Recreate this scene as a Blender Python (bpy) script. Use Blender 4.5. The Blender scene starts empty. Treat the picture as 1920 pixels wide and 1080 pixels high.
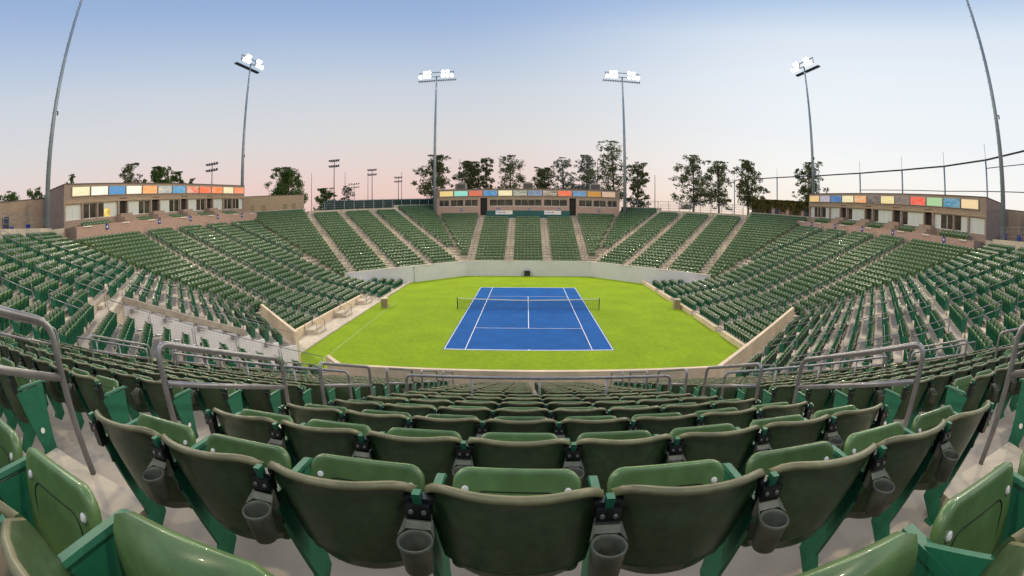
import bpy, math, random
import numpy as np
from mathutils import Matrix, Vector
random.seed(7); rng = np.random.default_rng(7)
SC = bpy.context.scene
COL = SC.collection
R = math.radians

# ------------------------------------------------------------------ camera
CAM = (-0.1957, -26.9753, 8.6803); YAW, PITCH, ROLL = -0.0326, -0.1705, 0.0001
cd = bpy.data.cameras.new("camera")
cam = bpy.data.objects.new("camera", cd); COL.objects.link(cam)
fv = Vector((math.sin(YAW)*math.cos(PITCH), math.cos(YAW)*math.cos(PITCH), math.sin(PITCH)))
rv = Vector((math.cos(YAW), -math.sin(YAW), 0)); uv = rv.cross(fv)
M = Matrix((rv, uv, -fv)).transposed().to_4x4(); M.translation = Vector(CAM)
cam.matrix_world = M
cd.type = 'PANO'
cd.panorama_type = 'FISHEYE_EQUISOLID'
cd.sensor_fit = 'HORIZONTAL'
cd.sensor_width = 36.0; cd.sensor_height = 20.25
cd.fisheye_lens = 832.6/1920*36.0
cd.fisheye_fov = math.pi*1.2
cd.clip_start = 0.02; cd.clip_end = 6000
SC.camera = cam
SC.render.engine = 'CYCLES'
SC.cycles.use_denoising = True
SC.cycles.max_bounces = 6; SC.cycles.diffuse_bounces = 3; SC.cycles.glossy_bounces = 2
SC.cycles.transparent_max_bounces = 12
SC.cycles.caustics_reflective = False; SC.cycles.caustics_refractive = False

# ------------------------------------------------------------------ sky (dusk, the sun just down on the right)
SUN_AZ = R(105)      # clockwise from +y
world = bpy.data.worlds.new("World"); SC.world = world; world.use_nodes = True
nt = world.node_tree; nt.nodes.clear()
def N(t, **kw):
    n = nt.nodes.new(t)
    for k, v in kw.items(): setattr(n, k, v)
    return n
out = N('ShaderNodeOutputWorld'); bg = N('ShaderNodeBackground'); bg.inputs[1].default_value = 1.0
sky = N('ShaderNodeTexSky', sky_type='NISHITA'); sky.sun_disc = False
sky.sun_elevation = R(1.5); sky.sun_rotation = SUN_AZ; sky.altitude = 30; sky.dust_density = 2.0; sky.ozone_density = 3.0
sstr = N('ShaderNodeVectorMath', operation='SCALE'); sstr.inputs['Scale'].default_value = 0.12
nt.links.new(sky.outputs[0], sstr.inputs[0])
tc = N('ShaderNodeTexCoord'); sep = N('ShaderNodeSeparateXYZ'); nt.links.new(tc.outputs['Generated'], sep.inputs[0])
def ramp(stops):
    r = N('ShaderNodeValToRGB'); e = r.color_ramp.elements
    while len(e) < len(stops): e.new(0.5)
    for el, (p, c) in zip(e, stops): el.position = p; el.color = (*c, 1)
    r.color_ramp.interpolation = 'EASE' if False else 'LINEAR'
    return r
def lin(r, g, b):
    f = lambda c: (c/255/12.92 if c/255 <= .04045 else ((c/255+.055)/1.055)**2.4)
    return (f(r), f(g), f(b))
# twilight away from the sun: pink belt over the horizon; towards the sun: pale glow
away = ramp([(0.0, lin(234,196,190)), (0.05, lin(239,208,199)), (0.10, lin(235,214,209)), (0.16, lin(225,220,219)), (0.22, lin(216,218,223)), (0.28, lin(207,214,225)), (0.33, lin(191,206,226)), (0.45, lin(155,181,221)), (0.56, lin(142,171,214)), (1.0, lin(110,146,202))])
near = ramp([(0.0, lin(255,232,208)), (0.05, lin(255,245,232)), (0.12, lin(252,251,248)), (0.20, lin(243,247,251)), (0.26, lin(240,246,251)), (0.32, lin(236,243,250)), (0.40, lin(224,235,247)), (0.48, lin(176,202,234)), (0.56, lin(150,182,222)), (1.0, lin(110,146,202))])
for rp in (away, near): nt.links.new(sep.outputs['Z'], rp.inputs[0])
sdir = N('ShaderNodeVectorMath', operation='DOT_PRODUCT'); sdir.inputs[1].default_value = (math.sin(SUN_AZ), math.cos(SUN_AZ), 0)
nt.links.new(tc.outputs['Generated'], sdir.inputs[0])
mr = N('ShaderNodeMapRange'); mr.inputs['From Min'].default_value = -0.45; mr.inputs['From Max'].default_value = 0.45
mr.interpolation_type = 'SMOOTHSTEP'
nt.links.new(sdir.outputs['Value'], mr.inputs['Value'])
mx = N('ShaderNodeMix', data_type='RGBA'); nt.links.new(mr.outputs[0], mx.inputs[0]); nt.links.new(away.outputs[0], mx.inputs[6]); nt.links.new(near.outputs[0], mx.inputs[7])
fin = N('ShaderNodeMix', data_type='RGBA'); fin.inputs[0].default_value = 0.03
nt.links.new(mx.outputs[2], fin.inputs[6]); nt.links.new(sstr.outputs[0], fin.inputs[7])
nt.links.new(fin.outputs[2], bg.inputs[0]); nt.links.new(bg.outputs[0], out.inputs[0])

sl = bpy.data.lights.new("sun", 'SUN'); sl.energy = 0.5; sl.angle = R(12); sl.color = (1.0, .72, .5)
so = bpy.data.objects.new("sun", sl); COL.objects.link(so)
so.rotation_euler = Vector((-math.sin(SUN_AZ), -math.cos(SUN_AZ), -math.tan(R(4)))).to_track_quat('-Z', 'Y').to_euler()
SC.view_settings.view_transform = 'Standard'; SC.view_settings.look = 'None'
SC.view_settings.exposure = 0.0; SC.view_settings.gamma = 1.0; SC.view_settings.use_curve_mapping = False

# ------------------------------------------------------------------ materials
MATS = {}
def mat(name, col, rough=.6, var=0.0, scale=3.0, bump=0.0, bscale=40., metal=0.0, coat=0.0, emit=0.0, spec=.5, detail=4, var2=0.0, scale2=.4, alpha=None, tint=None, rnd=0.0, leafy=0.0):
    m = bpy.data.materials.new(name); m.use_nodes = True; t = m.node_tree; b = t.nodes['Principled BSDF']
    b.inputs['Base Color'].default_value = (*col, 1); b.inputs['Roughness'].default_value = rough; b.inputs['Metallic'].default_value = metal
    b.inputs['Coat Weight'].default_value = coat; b.inputs['Specular IOR Level'].default_value = spec
    m.diffuse_color = (*col, 1)
    tcn = None
    def coords():
        nonlocal tcn
        if tcn is None: tcn = t.nodes.new('ShaderNodeNewGeometry')
        return tcn.outputs['Position']
    last = None
    for (v, s, tn) in ((var, scale, tint), (var2, scale2, None)):
        if not v: continue
        no = t.nodes.new('ShaderNodeTexNoise'); no.inputs['Scale'].default_value = s; no.inputs['Detail'].default_value = detail
        t.links.new(coords(), no.inputs['Vector'])
        rg = t.nodes.new('ShaderNodeMapRange'); rg.inputs['From Min'].default_value = .3; rg.inputs['From Max'].default_value = .7
        t.links.new(no.outputs[0], rg.inputs['Value'])
        mxn = t.nodes.new('ShaderNodeMix'); mxn.data_type = 'RGBA'
        t.links.new(rg.outputs[0], mxn.inputs[0])
        if last is None:
            base = col; hi = tn if tn else tuple(min(1, c*(1+v)) for c in base)
            mxn.inputs[6].default_value = (*[c*(1-v) for c in base], 1); mxn.inputs[7].default_value = (*hi, 1)
            last = mxn.outputs[2]
        else:
            mm = t.nodes.new('ShaderNodeMix'); mm.data_type = 'RGBA'; mm.blend_type = 'MULTIPLY'; mm.inputs[0].default_value = 1
            mxn.inputs[6].default_value = (1-v, 1-v, 1-v, 1); mxn.inputs[7].default_value = (1+v*.3, 1+v*.3, 1+v*.3, 1)
            t.links.new(last, mm.inputs[6]); t.links.new(mxn.outputs[2], mm.inputs[7]); last = mm.outputs[2]
    if rnd:      # each seat has faded a little differently
        oi = t.nodes.new('ShaderNodeObjectInfo'); rg = t.nodes.new('ShaderNodeMapRange'); rg.inputs['To Min'].default_value = 1-rnd; rg.inputs['To Max'].default_value = 1+rnd*.6
        t.links.new(oi.outputs['Random'], rg.inputs['Value']); vs = t.nodes.new('ShaderNodeVectorMath'); vs.operation = 'SCALE'
        t.links.new(last, vs.inputs[0]); t.links.new(rg.outputs[0], vs.inputs['Scale']); last = vs.outputs[0]
    if last is not None: t.links.new(last, b.inputs['Base Color'])
    if leafy:    # light shining through the leaves
        tr = t.nodes.new('ShaderNodeBsdfTranslucent'); mxs = t.nodes.new('ShaderNodeMixShader'); mxs.inputs[0].default_value = leafy
        t.links.new(last, tr.inputs[0]); t.links.new(b.outputs[0], mxs.inputs[1]); t.links.new(tr.outputs[0], mxs.inputs[2])
        t.links.new(mxs.outputs[0], t.nodes['Material Output'].inputs[0])
    if bump:
        no = t.nodes.new('ShaderNodeTexNoise'); no.inputs['Scale'].default_value = bscale; no.inputs['Detail'].default_value = 3
        t.links.new(coords(), no.inputs['Vector']); bn = t.nodes.new('ShaderNodeBump'); bn.inputs['Strength'].default_value = bump; bn.inputs['Distance'].default_value = .01
        t.links.new(no.outputs[0], bn.inputs['Height']); t.links.new(bn.outputs[0], b.inputs['Normal'])
    if emit:
        b.inputs['Emission Color'].default_value = (*col, 1); b.inputs['Emission Strength'].default_value = emit
        if last is not None: t.links.new(last, b.inputs['Emission Color'])
    if alpha is not None: b.inputs['Alpha'].default_value = alpha
    MATS[name] = m
    return m
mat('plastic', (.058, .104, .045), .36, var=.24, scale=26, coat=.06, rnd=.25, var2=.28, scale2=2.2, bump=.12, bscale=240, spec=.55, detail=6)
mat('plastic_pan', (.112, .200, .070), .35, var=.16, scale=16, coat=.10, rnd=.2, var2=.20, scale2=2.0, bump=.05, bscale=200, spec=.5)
mat('seat_tag', (.50, .52, .49), .5)
mat('plastic_lip', (.165, .155, .080), .44, var=.28, scale=14, rnd=.2)  # paler olive tan for the rolled top edge of the seat backs
mat('groove', (.012, .02, .01), .7)
mat('standard', (.012, .138, .074), .5, var=.12, scale=20, var2=.12, scale2=2)
mat('black_plastic', (.012, .014, .015), .35, coat=.2)
mat('cup_plastic', (.14, .145, .115), .5, var=.3, scale=18)
mat('white_plastic', (.8, .76, .74), .4)
mat('concrete', (.42, .355, .295), .85, var=.20, scale=2.2, var2=.34, scale2=.30, bump=.25, bscale=30)
mat('concrete_light', (.57, .485, .385), .85, var=.14, scale=2.4, var2=.26, scale2=.3, bump=.15, bscale=25)
mat('cream_paint', (.72, .56, .40), .75, var=.10, scale=2.5, var2=.18, scale2=.35)
mat('white_paint', (.60, .58, .61), .7, spec=.2, var=.03, scale=1.5, var2=.04, scale2=.3)
mat('white_wall', (.74, .71, .72), .7, spec=.2, var=.06, scale=1.5, var2=.1, scale2=.3)
mat('court_green', (.222, .330, .007), .8, spec=.12, var=.11, scale=.35, var2=.16, scale2=3, bump=.1, bscale=300)
mat('court_blue', (.005, .092, .34), .75, spec=.12, var=.14, scale=.7, var2=.12, scale2=25, bump=.1, bscale=300)
mat('court_line', (.82, .82, .84), .7, var=.06, scale=8)
mat('court_seam', (.30, .36, .12), .8)
mat('galvanised', (.26, .25, .265), .45, var=.2, scale=7, metal=.6, bump=.1, bscale=60)
mat('pole_grey', (.30, .35, .38), .5, var=.15, scale=1.2, metal=.4)
mat('dark_steel', (.05, .055, .06), .5, metal=.4)
mat('teal_paint', (.008, .085, .082), .6, var=.12, scale=1.0)
mat('net_black', (.012, .013, .015), .8)
mat('net_band', (.75, .72, .55), .7)
mat('glass', (.055, .045, .03), .12, spec=.3, var=.6, scale=1.1)
mat('blind', (.60, .62, .58), .7, var=.05, scale=3)
mat('lit_room', (.75, .52, .12), .8, emit=.30, var=.5, scale=1.3)
mat('frame_white', (.68, .66, .62), .5)
mat('doorway_dark', (.02, .017, .016), .8)
mat('door_brown', (.24, .19, .10), .6, var=.1, scale=3)
mat('door_blue', (.035, .05, .09), .6, var=.1, scale=3)
mat('roof_dark', (.12, .10, .09), .8)
mat('sign_blue', (.012, .03, .26), .45)
mat('sign_white', (.82, .82, .82), .5)
mat('light_bar', (.75, .72, .66), .5)
mat('hvac', (.36, .33, .29), .6, var=.1, scale=2)
mat('windscreen', (.020, .048, .040), .85, var=.25, scale=.6)
mat('ground_dirt', (.22, .19, .14), .95, var=.3, scale=.05)
mat('bark', (.20, .15, .11), .9, var=.3, scale=3)
mat('leaf', (.19, .225, .07), .6, var=.4, scale=.8, tint=(.30, .31, .11), leafy=.6)
mat('leaf_grey', (.30, .32, .21), .6, var=.4, scale=.8, tint=(.40, .41, .30), leafy=.6)
mat('leaf_dark', (.14, .23, .045), .6, var=.4, scale=.8, tint=(.24, .33, .075), leafy=.6)
mat('ivy', (.12, .15, .03), .7, var=.5, scale=1.5, tint=(.26, .20, .05), leafy=.35)
mat('lamp_glow', (1, .97, .88), .5, emit=22.)
mat('lens_off', (.3, .31, .33), .2)
mat('wood_box', (.36, .26, .15), .7, var=.15, scale=6)
mat('text_blue', (.015, .03, .22), .6)
mat('text_orange', (.80, .42, .30), .6)
mat('hill', (.20, .16, .17), 1.0)
def brick_mat(name, c1, c2, mortar, scale=1.0):
    m = bpy.data.materials.new(name); m.use_nodes = True; t = m.node_tree; b = t.nodes['Principled BSDF']; b.inputs['Roughness'].default_value = .9
    g = t.nodes.new('ShaderNodeTexCoord'); sp = t.nodes.new('ShaderNodeSeparateXYZ'); t.links.new(g.outputs['Object'], sp.inputs[0])
    ad = t.nodes.new('ShaderNodeMath'); ad.operation = 'ADD'; t.links.new(sp.outputs[0], ad.inputs[0]); t.links.new(sp.outputs[1], ad.inputs[1])
    cb = t.nodes.new('ShaderNodeCombineXYZ'); t.links.new(ad.outputs[0], cb.inputs[0]); t.links.new(sp.outputs[2], cb.inputs[1])
    br = t.nodes.new('ShaderNodeTexBrick'); t.links.new(cb.outputs[0], br.inputs['Vector'])
    br.inputs['Color1'].default_value = (*c1, 1); br.inputs['Color2'].default_value = (*c2, 1); br.inputs['Mortar'].default_value = (*mortar, 1)
    br.inputs['Scale'].default_value = scale; br.inputs['Brick Width'].default_value = .40; br.inputs['Row Height'].default_value = .20; br.inputs['Mortar Size'].default_value = .012
    no = t.nodes.new('ShaderNodeTexNoise'); no.inputs['Scale'].default_value = 6; t.links.new(g.outputs['Object'], no.inputs['Vector'])
    mm = t.nodes.new('ShaderNodeMix'); mm.data_type = 'RGBA'; mm.blend_type = 'OVERLAY'; mm.inputs[0].default_value = .35
    t.links.new(br.outputs[0], mm.inputs[6]); t.links.new(no.outputs[0], mm.inputs[7]); t.links.new(mm.outputs[2], b.inputs['Base Color'])
    bn = t.nodes.new('ShaderNodeBump'); bn.inputs['Strength'].default_value = .5; bn.inputs['Distance'].default_value = .02
    t.links.new(br.outputs['Fac'], bn.inputs['Height']); bn.invert = True; t.links.new(bn.outputs[0], b.inputs['Normal'])
    MATS[name] = m
brick_mat('block_brown', (.38, .28, .215), (.32, .235, .185), (.22, .17, .14))
brick_mat('block_tan', (.44, .325, .215), (.38, .28, .19), (.28, .21, .15))
brick_mat('block_pink', (.50, .33, .27), (.44, .29, .235), (.33, .23, .19))
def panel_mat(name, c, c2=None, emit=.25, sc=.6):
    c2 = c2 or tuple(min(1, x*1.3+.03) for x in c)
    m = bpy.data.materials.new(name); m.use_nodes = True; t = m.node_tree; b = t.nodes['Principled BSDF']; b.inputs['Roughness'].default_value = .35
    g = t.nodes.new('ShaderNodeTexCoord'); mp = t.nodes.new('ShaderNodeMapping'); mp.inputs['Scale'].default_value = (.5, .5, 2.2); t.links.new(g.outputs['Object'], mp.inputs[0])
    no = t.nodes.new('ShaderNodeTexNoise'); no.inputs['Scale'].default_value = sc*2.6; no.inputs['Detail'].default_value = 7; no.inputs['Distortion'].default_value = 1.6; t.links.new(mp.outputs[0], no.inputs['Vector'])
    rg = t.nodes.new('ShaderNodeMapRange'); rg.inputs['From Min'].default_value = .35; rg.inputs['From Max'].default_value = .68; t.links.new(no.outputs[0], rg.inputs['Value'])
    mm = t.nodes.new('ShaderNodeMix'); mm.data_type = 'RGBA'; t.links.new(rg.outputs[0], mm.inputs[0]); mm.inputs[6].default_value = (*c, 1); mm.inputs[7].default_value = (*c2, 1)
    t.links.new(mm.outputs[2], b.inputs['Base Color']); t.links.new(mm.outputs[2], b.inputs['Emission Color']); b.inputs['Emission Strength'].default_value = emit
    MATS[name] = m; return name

# ------------------------------------------------------------------ mesh helpers
class MB:
    def __init__(s): s.v = []; s.f = []; s.m = []; s.s = []
    def add(s, vs, fs, mi=0, sm=False):
        o = len(s.v); s.v += [tuple(p) for p in vs]
        for f in fs: s.f.append(tuple(o+i for i in f)); s.m.append(mi); s.s.append(sm)
        return s
    def box(s, x0, x1, y0, y1, z0, z1, mi=0):
        return s.add([(x0,y0,z0),(x1,y0,z0),(x1,y1,z0),(x0,y1,z0),(x0,y0,z1),(x1,y0,z1),(x1,y1,z1),(x0,y1,z1)],
                     [(0,3,2,1),(4,5,6,7),(0,1,5,4),(1,2,6,5),(2,3,7,6),(3,0,4,7)], mi)
    def obox(s, c, ax, ay, az, mi=0):   # centre + three half-axis vectors
        c = np.array(c, float); ax, ay, az = map(lambda a: np.array(a, float), (ax, ay, az))
        vs = [c+i*ax+j*ay+k*az for k in (-1,1) for i, j in ((-1,-1),(1,-1),(1,1),(-1,1))]
        return s.add(vs, [(0,3,2,1),(4,5,6,7),(0,1,5,4),(1,2,6,5),(2,3,7,6),(3,0,4,7)], mi)
    def tube(s, pts, r, n=8, mi=0, cap=True, closed=False):
        pts = [np.array(p, float) for p in pts]; L = len(pts); rings = []
        rr = r if hasattr(r, '__len__') else [r]*L
        up = None
        for i in range(L):
            if closed: d = pts[(i+1) % L]-pts[i-1]
            else: d = pts[min(i+1, L-1)]-pts[max(i-1, 0)]
            d /= np.linalg.norm(d)+1e-12
            if up is None:
                up = np.array([0,0,1.]) if abs(d[2]) < .9 else np.array([1.,0,0])
            a = np.cross(up, d); a /= np.linalg.norm(a)+1e-12; b = np.cross(d, a); up = b
            rings.append([pts[i]+rr[i]*(math.cos(2*math.pi*k/n)*a+math.sin(2*math.pi*k/n)*b) for k in range(n)])
        o = len(s.v); s.v += [tuple(p) for g in rings for p in g]
        for i in range(L if closed else L-1):
            j = (i+1) % L
            for k in range(n):
                k2 = (k+1) % n
                s.f.append((o+i*n+k, o+i*n+k2, o+j*n+k2, o+j*n+k)); s.m.append(mi); s.s.append(True)
        if cap and not closed:
            s.f.append(tuple(o+k for k in reversed(range(n)))); s.m.append(mi); s.s.append(False)
            s.f.append(tuple(o+(L-1)*n+k for k in range(n))); s.m.append(mi); s.s.append(False)
        return s
    def prism(s, poly, h0, h1, fn, mi=0):  # poly of 2-D points, fn(a,b,h)->xyz
        n = len(poly)
        vs = [fn(a, b, h0) for a, b in poly]+[fn(a, b, h1) for a, b in poly]
        fs = [tuple(reversed(range(n))), tuple(range(n, 2*n))]+[(i, (i+1) % n, n+(i+1) % n, n+i) for i in range(n)]
        return s.add(vs, fs, mi)
    def disc(s, c, nrm, r, h, n=16, mi=0):
        c = np.array(c, float); d = np.array(nrm, float); d /= np.linalg.norm(d)
        return s.tube([c, c+d*h], r, n, mi)
    def mesh(s, name, mats):
        me = bpy.data.meshes.new(name); me.from_pydata(s.v, [], s.f)
        for m in mats: me.materials.append(MATS[m])
        me.polygons.foreach_set('material_index', s.m); me.polygons.foreach_set('use_smooth', s.s)
        me.update(); return me
def tag(o, label=None, cat=None, group=None, kind=None):
    if label: o['label'] = label
    if cat: o['category'] = cat
    if group: o['group'] = group
    if kind: o['kind'] = kind
    return o
def obj(name, mb, mats, parent=None, **kw):
    if isinstance(mats, str): mats = [mats]
    me = mb.mesh(name, mats) if isinstance(mb, MB) else mb
    o = bpy.data.objects.new(name, me); COL.objects.link(o)
    if parent: o.parent = parent
    return tag(o, **kw)
def empty(name, loc=(0,0,0), rz=0, **kw):
    o = bpy.data.objects.new(name, None); COL.objects.link(o); o.empty_display_size = .1
    o.location = loc; o.rotation_euler = (0, 0, rz); return tag(o, **kw)
def text_mesh(txt, size, mat_name, parent, M, name='lettering', font_w=1.0, **kw):
    cu = bpy.data.curves.new('t', 'FONT'); cu.body = txt; cu.size = size; cu.align_x = 'CENTER'; cu.align_y = 'CENTER'; cu.extrude = .003; cu.offset = .004*font_w
    to = bpy.data.objects.new('t', cu); COL.objects.link(to)
    me = bpy.data.meshes.new_from_object(to.evaluated_get(bpy.context.evaluated_depsgraph_get())); bpy.data.objects.remove(to)
    me.materials.clear(); me.materials.append(MATS[mat_name])
    o = bpy.data.objects.new(name, me); COL.objects.link(o); o.parent = parent; o.matrix_local = M
    return tag(o, **kw)
ORD = 'first second third fourth fifth sixth seventh eighth ninth tenth eleventh twelfth thirteenth fourteenth fifteenth sixteenth seventeenth eighteenth nineteenth twentieth'.split()

# ------------------------------------------------------------------ the bowl: eight stands round the court centre
CY = 11.885; AW = 21.35; HW = 2.11          # court centre, distance to the front wall, wall height
PHI = 44.0
ANG = dict(far=0, far_right=PHI, right=90, near_right=180-PHI, near=180, near_left=180+PHI, left=270, far_left=360-PHI)
ORDER = ['far', 'far_right', 'right', 'near_right', 'near', 'near_left', 'left', 'far_left']
D, H = 0.85, 0.325; SEAT_Z = .76
RAISE = dict(left=.37, far_left=.25, near_left=.32, right=-.06)
NEARS = ('near', 'near_left', 'near_right')
def rk(side, k): return 37.925 - D*k - (.27 if (k >= 7 and side in NEARS) else 0)
def zk(side, k):
    if side in ('left', 'right') and k > 18: return 2.13 - .18*(k-18)
    z = 7.98 - (H/D)*(37.925-rk(side, k))
    if k < 18: z += RAISE.get(side, 0)*(18-k)/20
    return z
def tread(side, k): return zk(side, k) - SEAT_Z
def axes(side):
    a = R(ANG[side]); return np.array([math.sin(a), math.cos(a)]), np.array([math.cos(a), -math.sin(a)])
def W(side, u, r, z):
    n, t = axes(side); p = np.array([0., CY]) + r*n + u*t; return (p[0], p[1], z)
def tans(side):   # crease tangents at the -u and +u ends
    i = ORDER.index(side); a = ANG[side]; b = ANG[ORDER[i-1]]; c = ANG[ORDER[(i+1) % 8]]
    return math.tan(R(((a-b) % 360)/2)), math.tan(R(((c-a) % 360)/2))
CH = [-9.1, -3.85, 1.7, 7.5]                 # chamfer aisles, counted from the end towards the side
AISLE = 1.28
END = [-8.15, -2.66, 2.72, 8.2]
SIDEY = [21.8, 16.3, 10.8, 5.2]
AISLES = dict(far=END, near=[-e for e in reversed(END)], far_right=CH, far_left=[-c for c in reversed(CH)], near_right=[-c for c in reversed(CH)], near_left=CH,
              right=[CY-y for y in SIDEY], left=[y-CY for y in reversed(SIDEY)])
# near side: u runs to -x (its axis points left), so the measured aisle centres at x = -2.66 and 2.72 are mirrored above
def sections(side, low=False):
    e = [-99]+[a for a in sorted(AISLES[side]) if not (low and a < 0)]+[99]
    return [(e[i]+(AISLE/2 if e[i] > -90 else 0), e[i+1]-(AISLE/2 if e[i+1] < 90 else 0)) for i in range(len(e)-1)]
def ktop(side, s):
    n = len(AISLES[side])
    if side == 'far': return 0 if s in (1, 2, 3) else -2
    if side in ('far_left', 'far_right'): return -6 if s in (0, n) else -4
    if side in ('left', 'right'): return -2
    if side == 'near_left': return -5
    if side == 'near_right': return -4
    return -3
def kbot(side): return 26 if side in ('left', 'right') else 18
TUN = (-7.0, -1.5, 31.85)                     # the way in under the near left stand: u0, u1, outer end
def chamfer_limit(x):                        # half length along the side stand inside the angled walls
    return (AW - x*math.sin(R(PHI)))/math.cos(R(PHI))
DECK_Y = 15.0                                # left side: nearer than this a walkway replaces the two front rows
def clip(side, r0, r1):
    ta, tb = tans(side)
    if side in ('left', 'right') and r0 < AW+.6:
        l0, l1 = chamfer_limit(r0)-.1, chamfer_limit(r1)-.1
        return (-l0, l0), (-l1, l1)
    return (-r0*ta, r0*tb), (-r1*ta, r1*tb)

def build_terrace(side):
    mb = MB(); KT = min(ktop(side, s) for s in range(len(sections(side)))); KB = kbot(side)
    for k in range(KT-1, KB+1):
        r0 = rk(side, k)-.70; r1 = rk(side, k)+.15
        if side in NEARS and k == 6: r0 -= .27
        if k == KB: r0 = AW if side not in ('left', 'right') else 14.75
        zt = tread(side, k); zb = tread(side, k+1) if k < KB else -.05
        (a0, b0), (a1, b1) = clip(side, r0, r1)
        parts = [(a0, b0, a1, b1)]
        if side == 'left' and k >= 25: parts = [(DECK_Y-CY, b0, DECK_Y-CY, b1)]
        if side == 'near_left' and r0 < TUN[2]: parts = [(a0, TUN[0], a1, TUN[0]), (TUN[1], b0, TUN[1], b1)]
        for p0, q0, p1, q1 in parts:
            v = [W(side, p0, r0, zt), W(side, q0, r0, zt), W(side, q1, r1, zt), W(side, p1, r1, zt), W(side, p0, r0, zb), W(side, q0, r0, zb)]
            mb.add(v, [(0,3,2,1), (0,1,5,4)], 0)
        # half steps in the aisles
        if k < KB and k >= KT:
            for a in AISLES[side]:
                if side == 'near_left' and r0 < TUN[2]+.5 and a < 0: continue
                if not (min(a0, a1)+.5 < a < max(b0, b1)-.5): continue
                if side == 'left' and k >= 24 and a < DECK_Y-CY: continue
                zc = (zt+tread(side, k+1))/2
                ps = [(a-AISLE/2+.02, r0-.36), (a+AISLE/2-.02, r0-.36), (a+AISLE/2-.02, r0-.002), (a-AISLE/2+.02, r0-.002)]
                v = [W(side, u, r, zc) for u, r in ps]+[W(side, u, r, tread(side, k+1)-.01) for u, r in ps]
                mb.add(v, [(0,3,2,1), (0,1,5,4), (1,2,6,5), (3,0,4,7)], 1)
    return obj('terrace_'+side, mb, ['concrete', 'concrete_light'], kind='structure')
for s in ORDER: build_terrace(s)
for s in ('left', 'right'):
    for sg in (-1, 1):
        mb = MB(); q = [(sg*7.9, 21.25), (sg*9.1, 21.25), (sg*9.7, 22.1), (sg*8.3, 22.1)]; zt_ = tread(s, 18)-.004
        v = [W(s, u, r, z) for z in (-.05, zt_) for u, r in q]; mb.add(v, [(4,5,6,7), (0,1,5,4), (1,2,6,5), (2,3,7,6), (3,0,4,7)]); obj('terrace_corner', mb, 'concrete', kind='structure')

# court floor, playing surface and lines
oct_pts = [W(s, sg*AW*t, AW, 0) for s in ORDER for sg, t in ((-1, tans(s)[0]), (1, tans(s)[1]))]
mb = MB(); mb.add([(x, y, -.06) for x, y, z in oct_pts[::1]], [tuple(reversed(range(len(oct_pts))))]); obj('slab', mb, 'concrete', kind='structure')
mb = MB(); mb.add([(x*3, CY+(y-CY)*3, -.5) for x, y, z in oct_pts], [tuple(reversed(range(len(oct_pts))))]); obj('foundation', mb, 'concrete', kind='structure')
gx = 14.75
fl = MB()
lim = chamfer_limit(gx)
pts = [(gx, CY-lim), (gx, CY+lim), (AW*tans('far')[1], CY+AW), (-AW*tans('far')[0], CY+AW), (-gx, CY+lim), (-gx, CY-lim), (-AW*tans('far')[0], CY-AW), (AW*tans('far')[1], CY-AW)]
fl.add([(x, y, 0) for x, y in pts], [tuple(range(8))]); court = obj('court_floor', fl, 'court_green', kind='structure')
mb = MB(); mb.add([(-5.535,-.05,.004),(5.535,-.05,.004),(5.535,23.82,.004),(-5.535,23.82,.004)], [(0,1,2,3)]); obj('playing_surface', mb, 'court_blue', parent=court)
def line(x0, x1, y0, y1):
    m = MB(); m.add([(x0,y0,.008),(x1,y0,.008),(x1,y1,.008),(x0,y1,.008)], [(0,1,2,3)]); obj('court_line', m, 'court_line', parent=court)
for sx in (-1, 1):
    for X in (5.485, 4.115):
        a, b = sorted((sx*X, sx*(X-.05))); line(a, b, .1, 23.67)
line(-5.485, 5.485, 0, .1); line(-5.485, 5.485, 23.67, 23.77)
for y in (5.46, 18.26): line(-4.065, 4.065, y, y+.05)
line(-.025, .025, 5.51, 18.26); line(-.05, .05, .1, .2); line(-.05, .05, 23.57, 23.67)
mb = MB(); mb.add([(-12.62,-7.5,.005),(-12.54,-7.5,.005),(-13.06,15,.005),(-13.14,15,.005)], [(0,1,2,3)]); obj('floor_seam', mb, 'court_seam', parent=court)

# front walls (plain towards the court, cream behind and on top)
LABW = dict(far='pale grey wall behind the far baseline, below the middle far seats', near='cream topped wall at the foot of the near seats, along the near baseline',
            far_left='pale grey angled wall at the far left corner of the court', far_right='pale grey angled wall at the far right corner of the court',
            near_right='cream angled wall at the near right corner of the court', near_left='short cream angled wall beside the tunnel at the near left corner')
for s in LABW:
    ta, tb = tans(s); mb = MB()
    spans = [(-AW*ta, AW*tb)]
    if s == 'near_left': spans = [(-AW*ta, TUN[0]), (TUN[1], AW*tb)]
    for u0, u1 in spans:
        for (ri, ro, z0, z1, mi) in ((AW-.2, AW, -.05, HW, 0),):
            f0 = (ri/ro)
            def e(u, r): return u*r/AW if abs(u) > 8 else u
            v = [W(s, e(u, r), r, z) for z in (z0, z1) for u, r in ((u0, ri), (u1, ri), (u1, ro), (u0, ro))]
            mb.add(v, [(0,1,5,4)], 0); mb.add(v, [(4,5,6,7), (2,3,7,6), (1,2,6,5), (3,0,4,7)], 1)
    w = obj('court_wall', mb, ['white_paint', 'cream_paint'], label=LABW[s], cat='wall')
    if s in ('far', 'far_left', 'far_right'):
        for q in range(-1, 2):
            m2 = MB(); u = q*5.4+2.7; n_, t_ = axes(s)
            c = np.array(W(s, u, AW-.225, HW-.10)); m2.obox(c, (.9*t_[0], .9*t_[1], 0), (.02*n_[0], .02*n_[1], 0), (0,0,.012)); obj('drip_strip', m2, 'concrete_light', parent=w)

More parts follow.
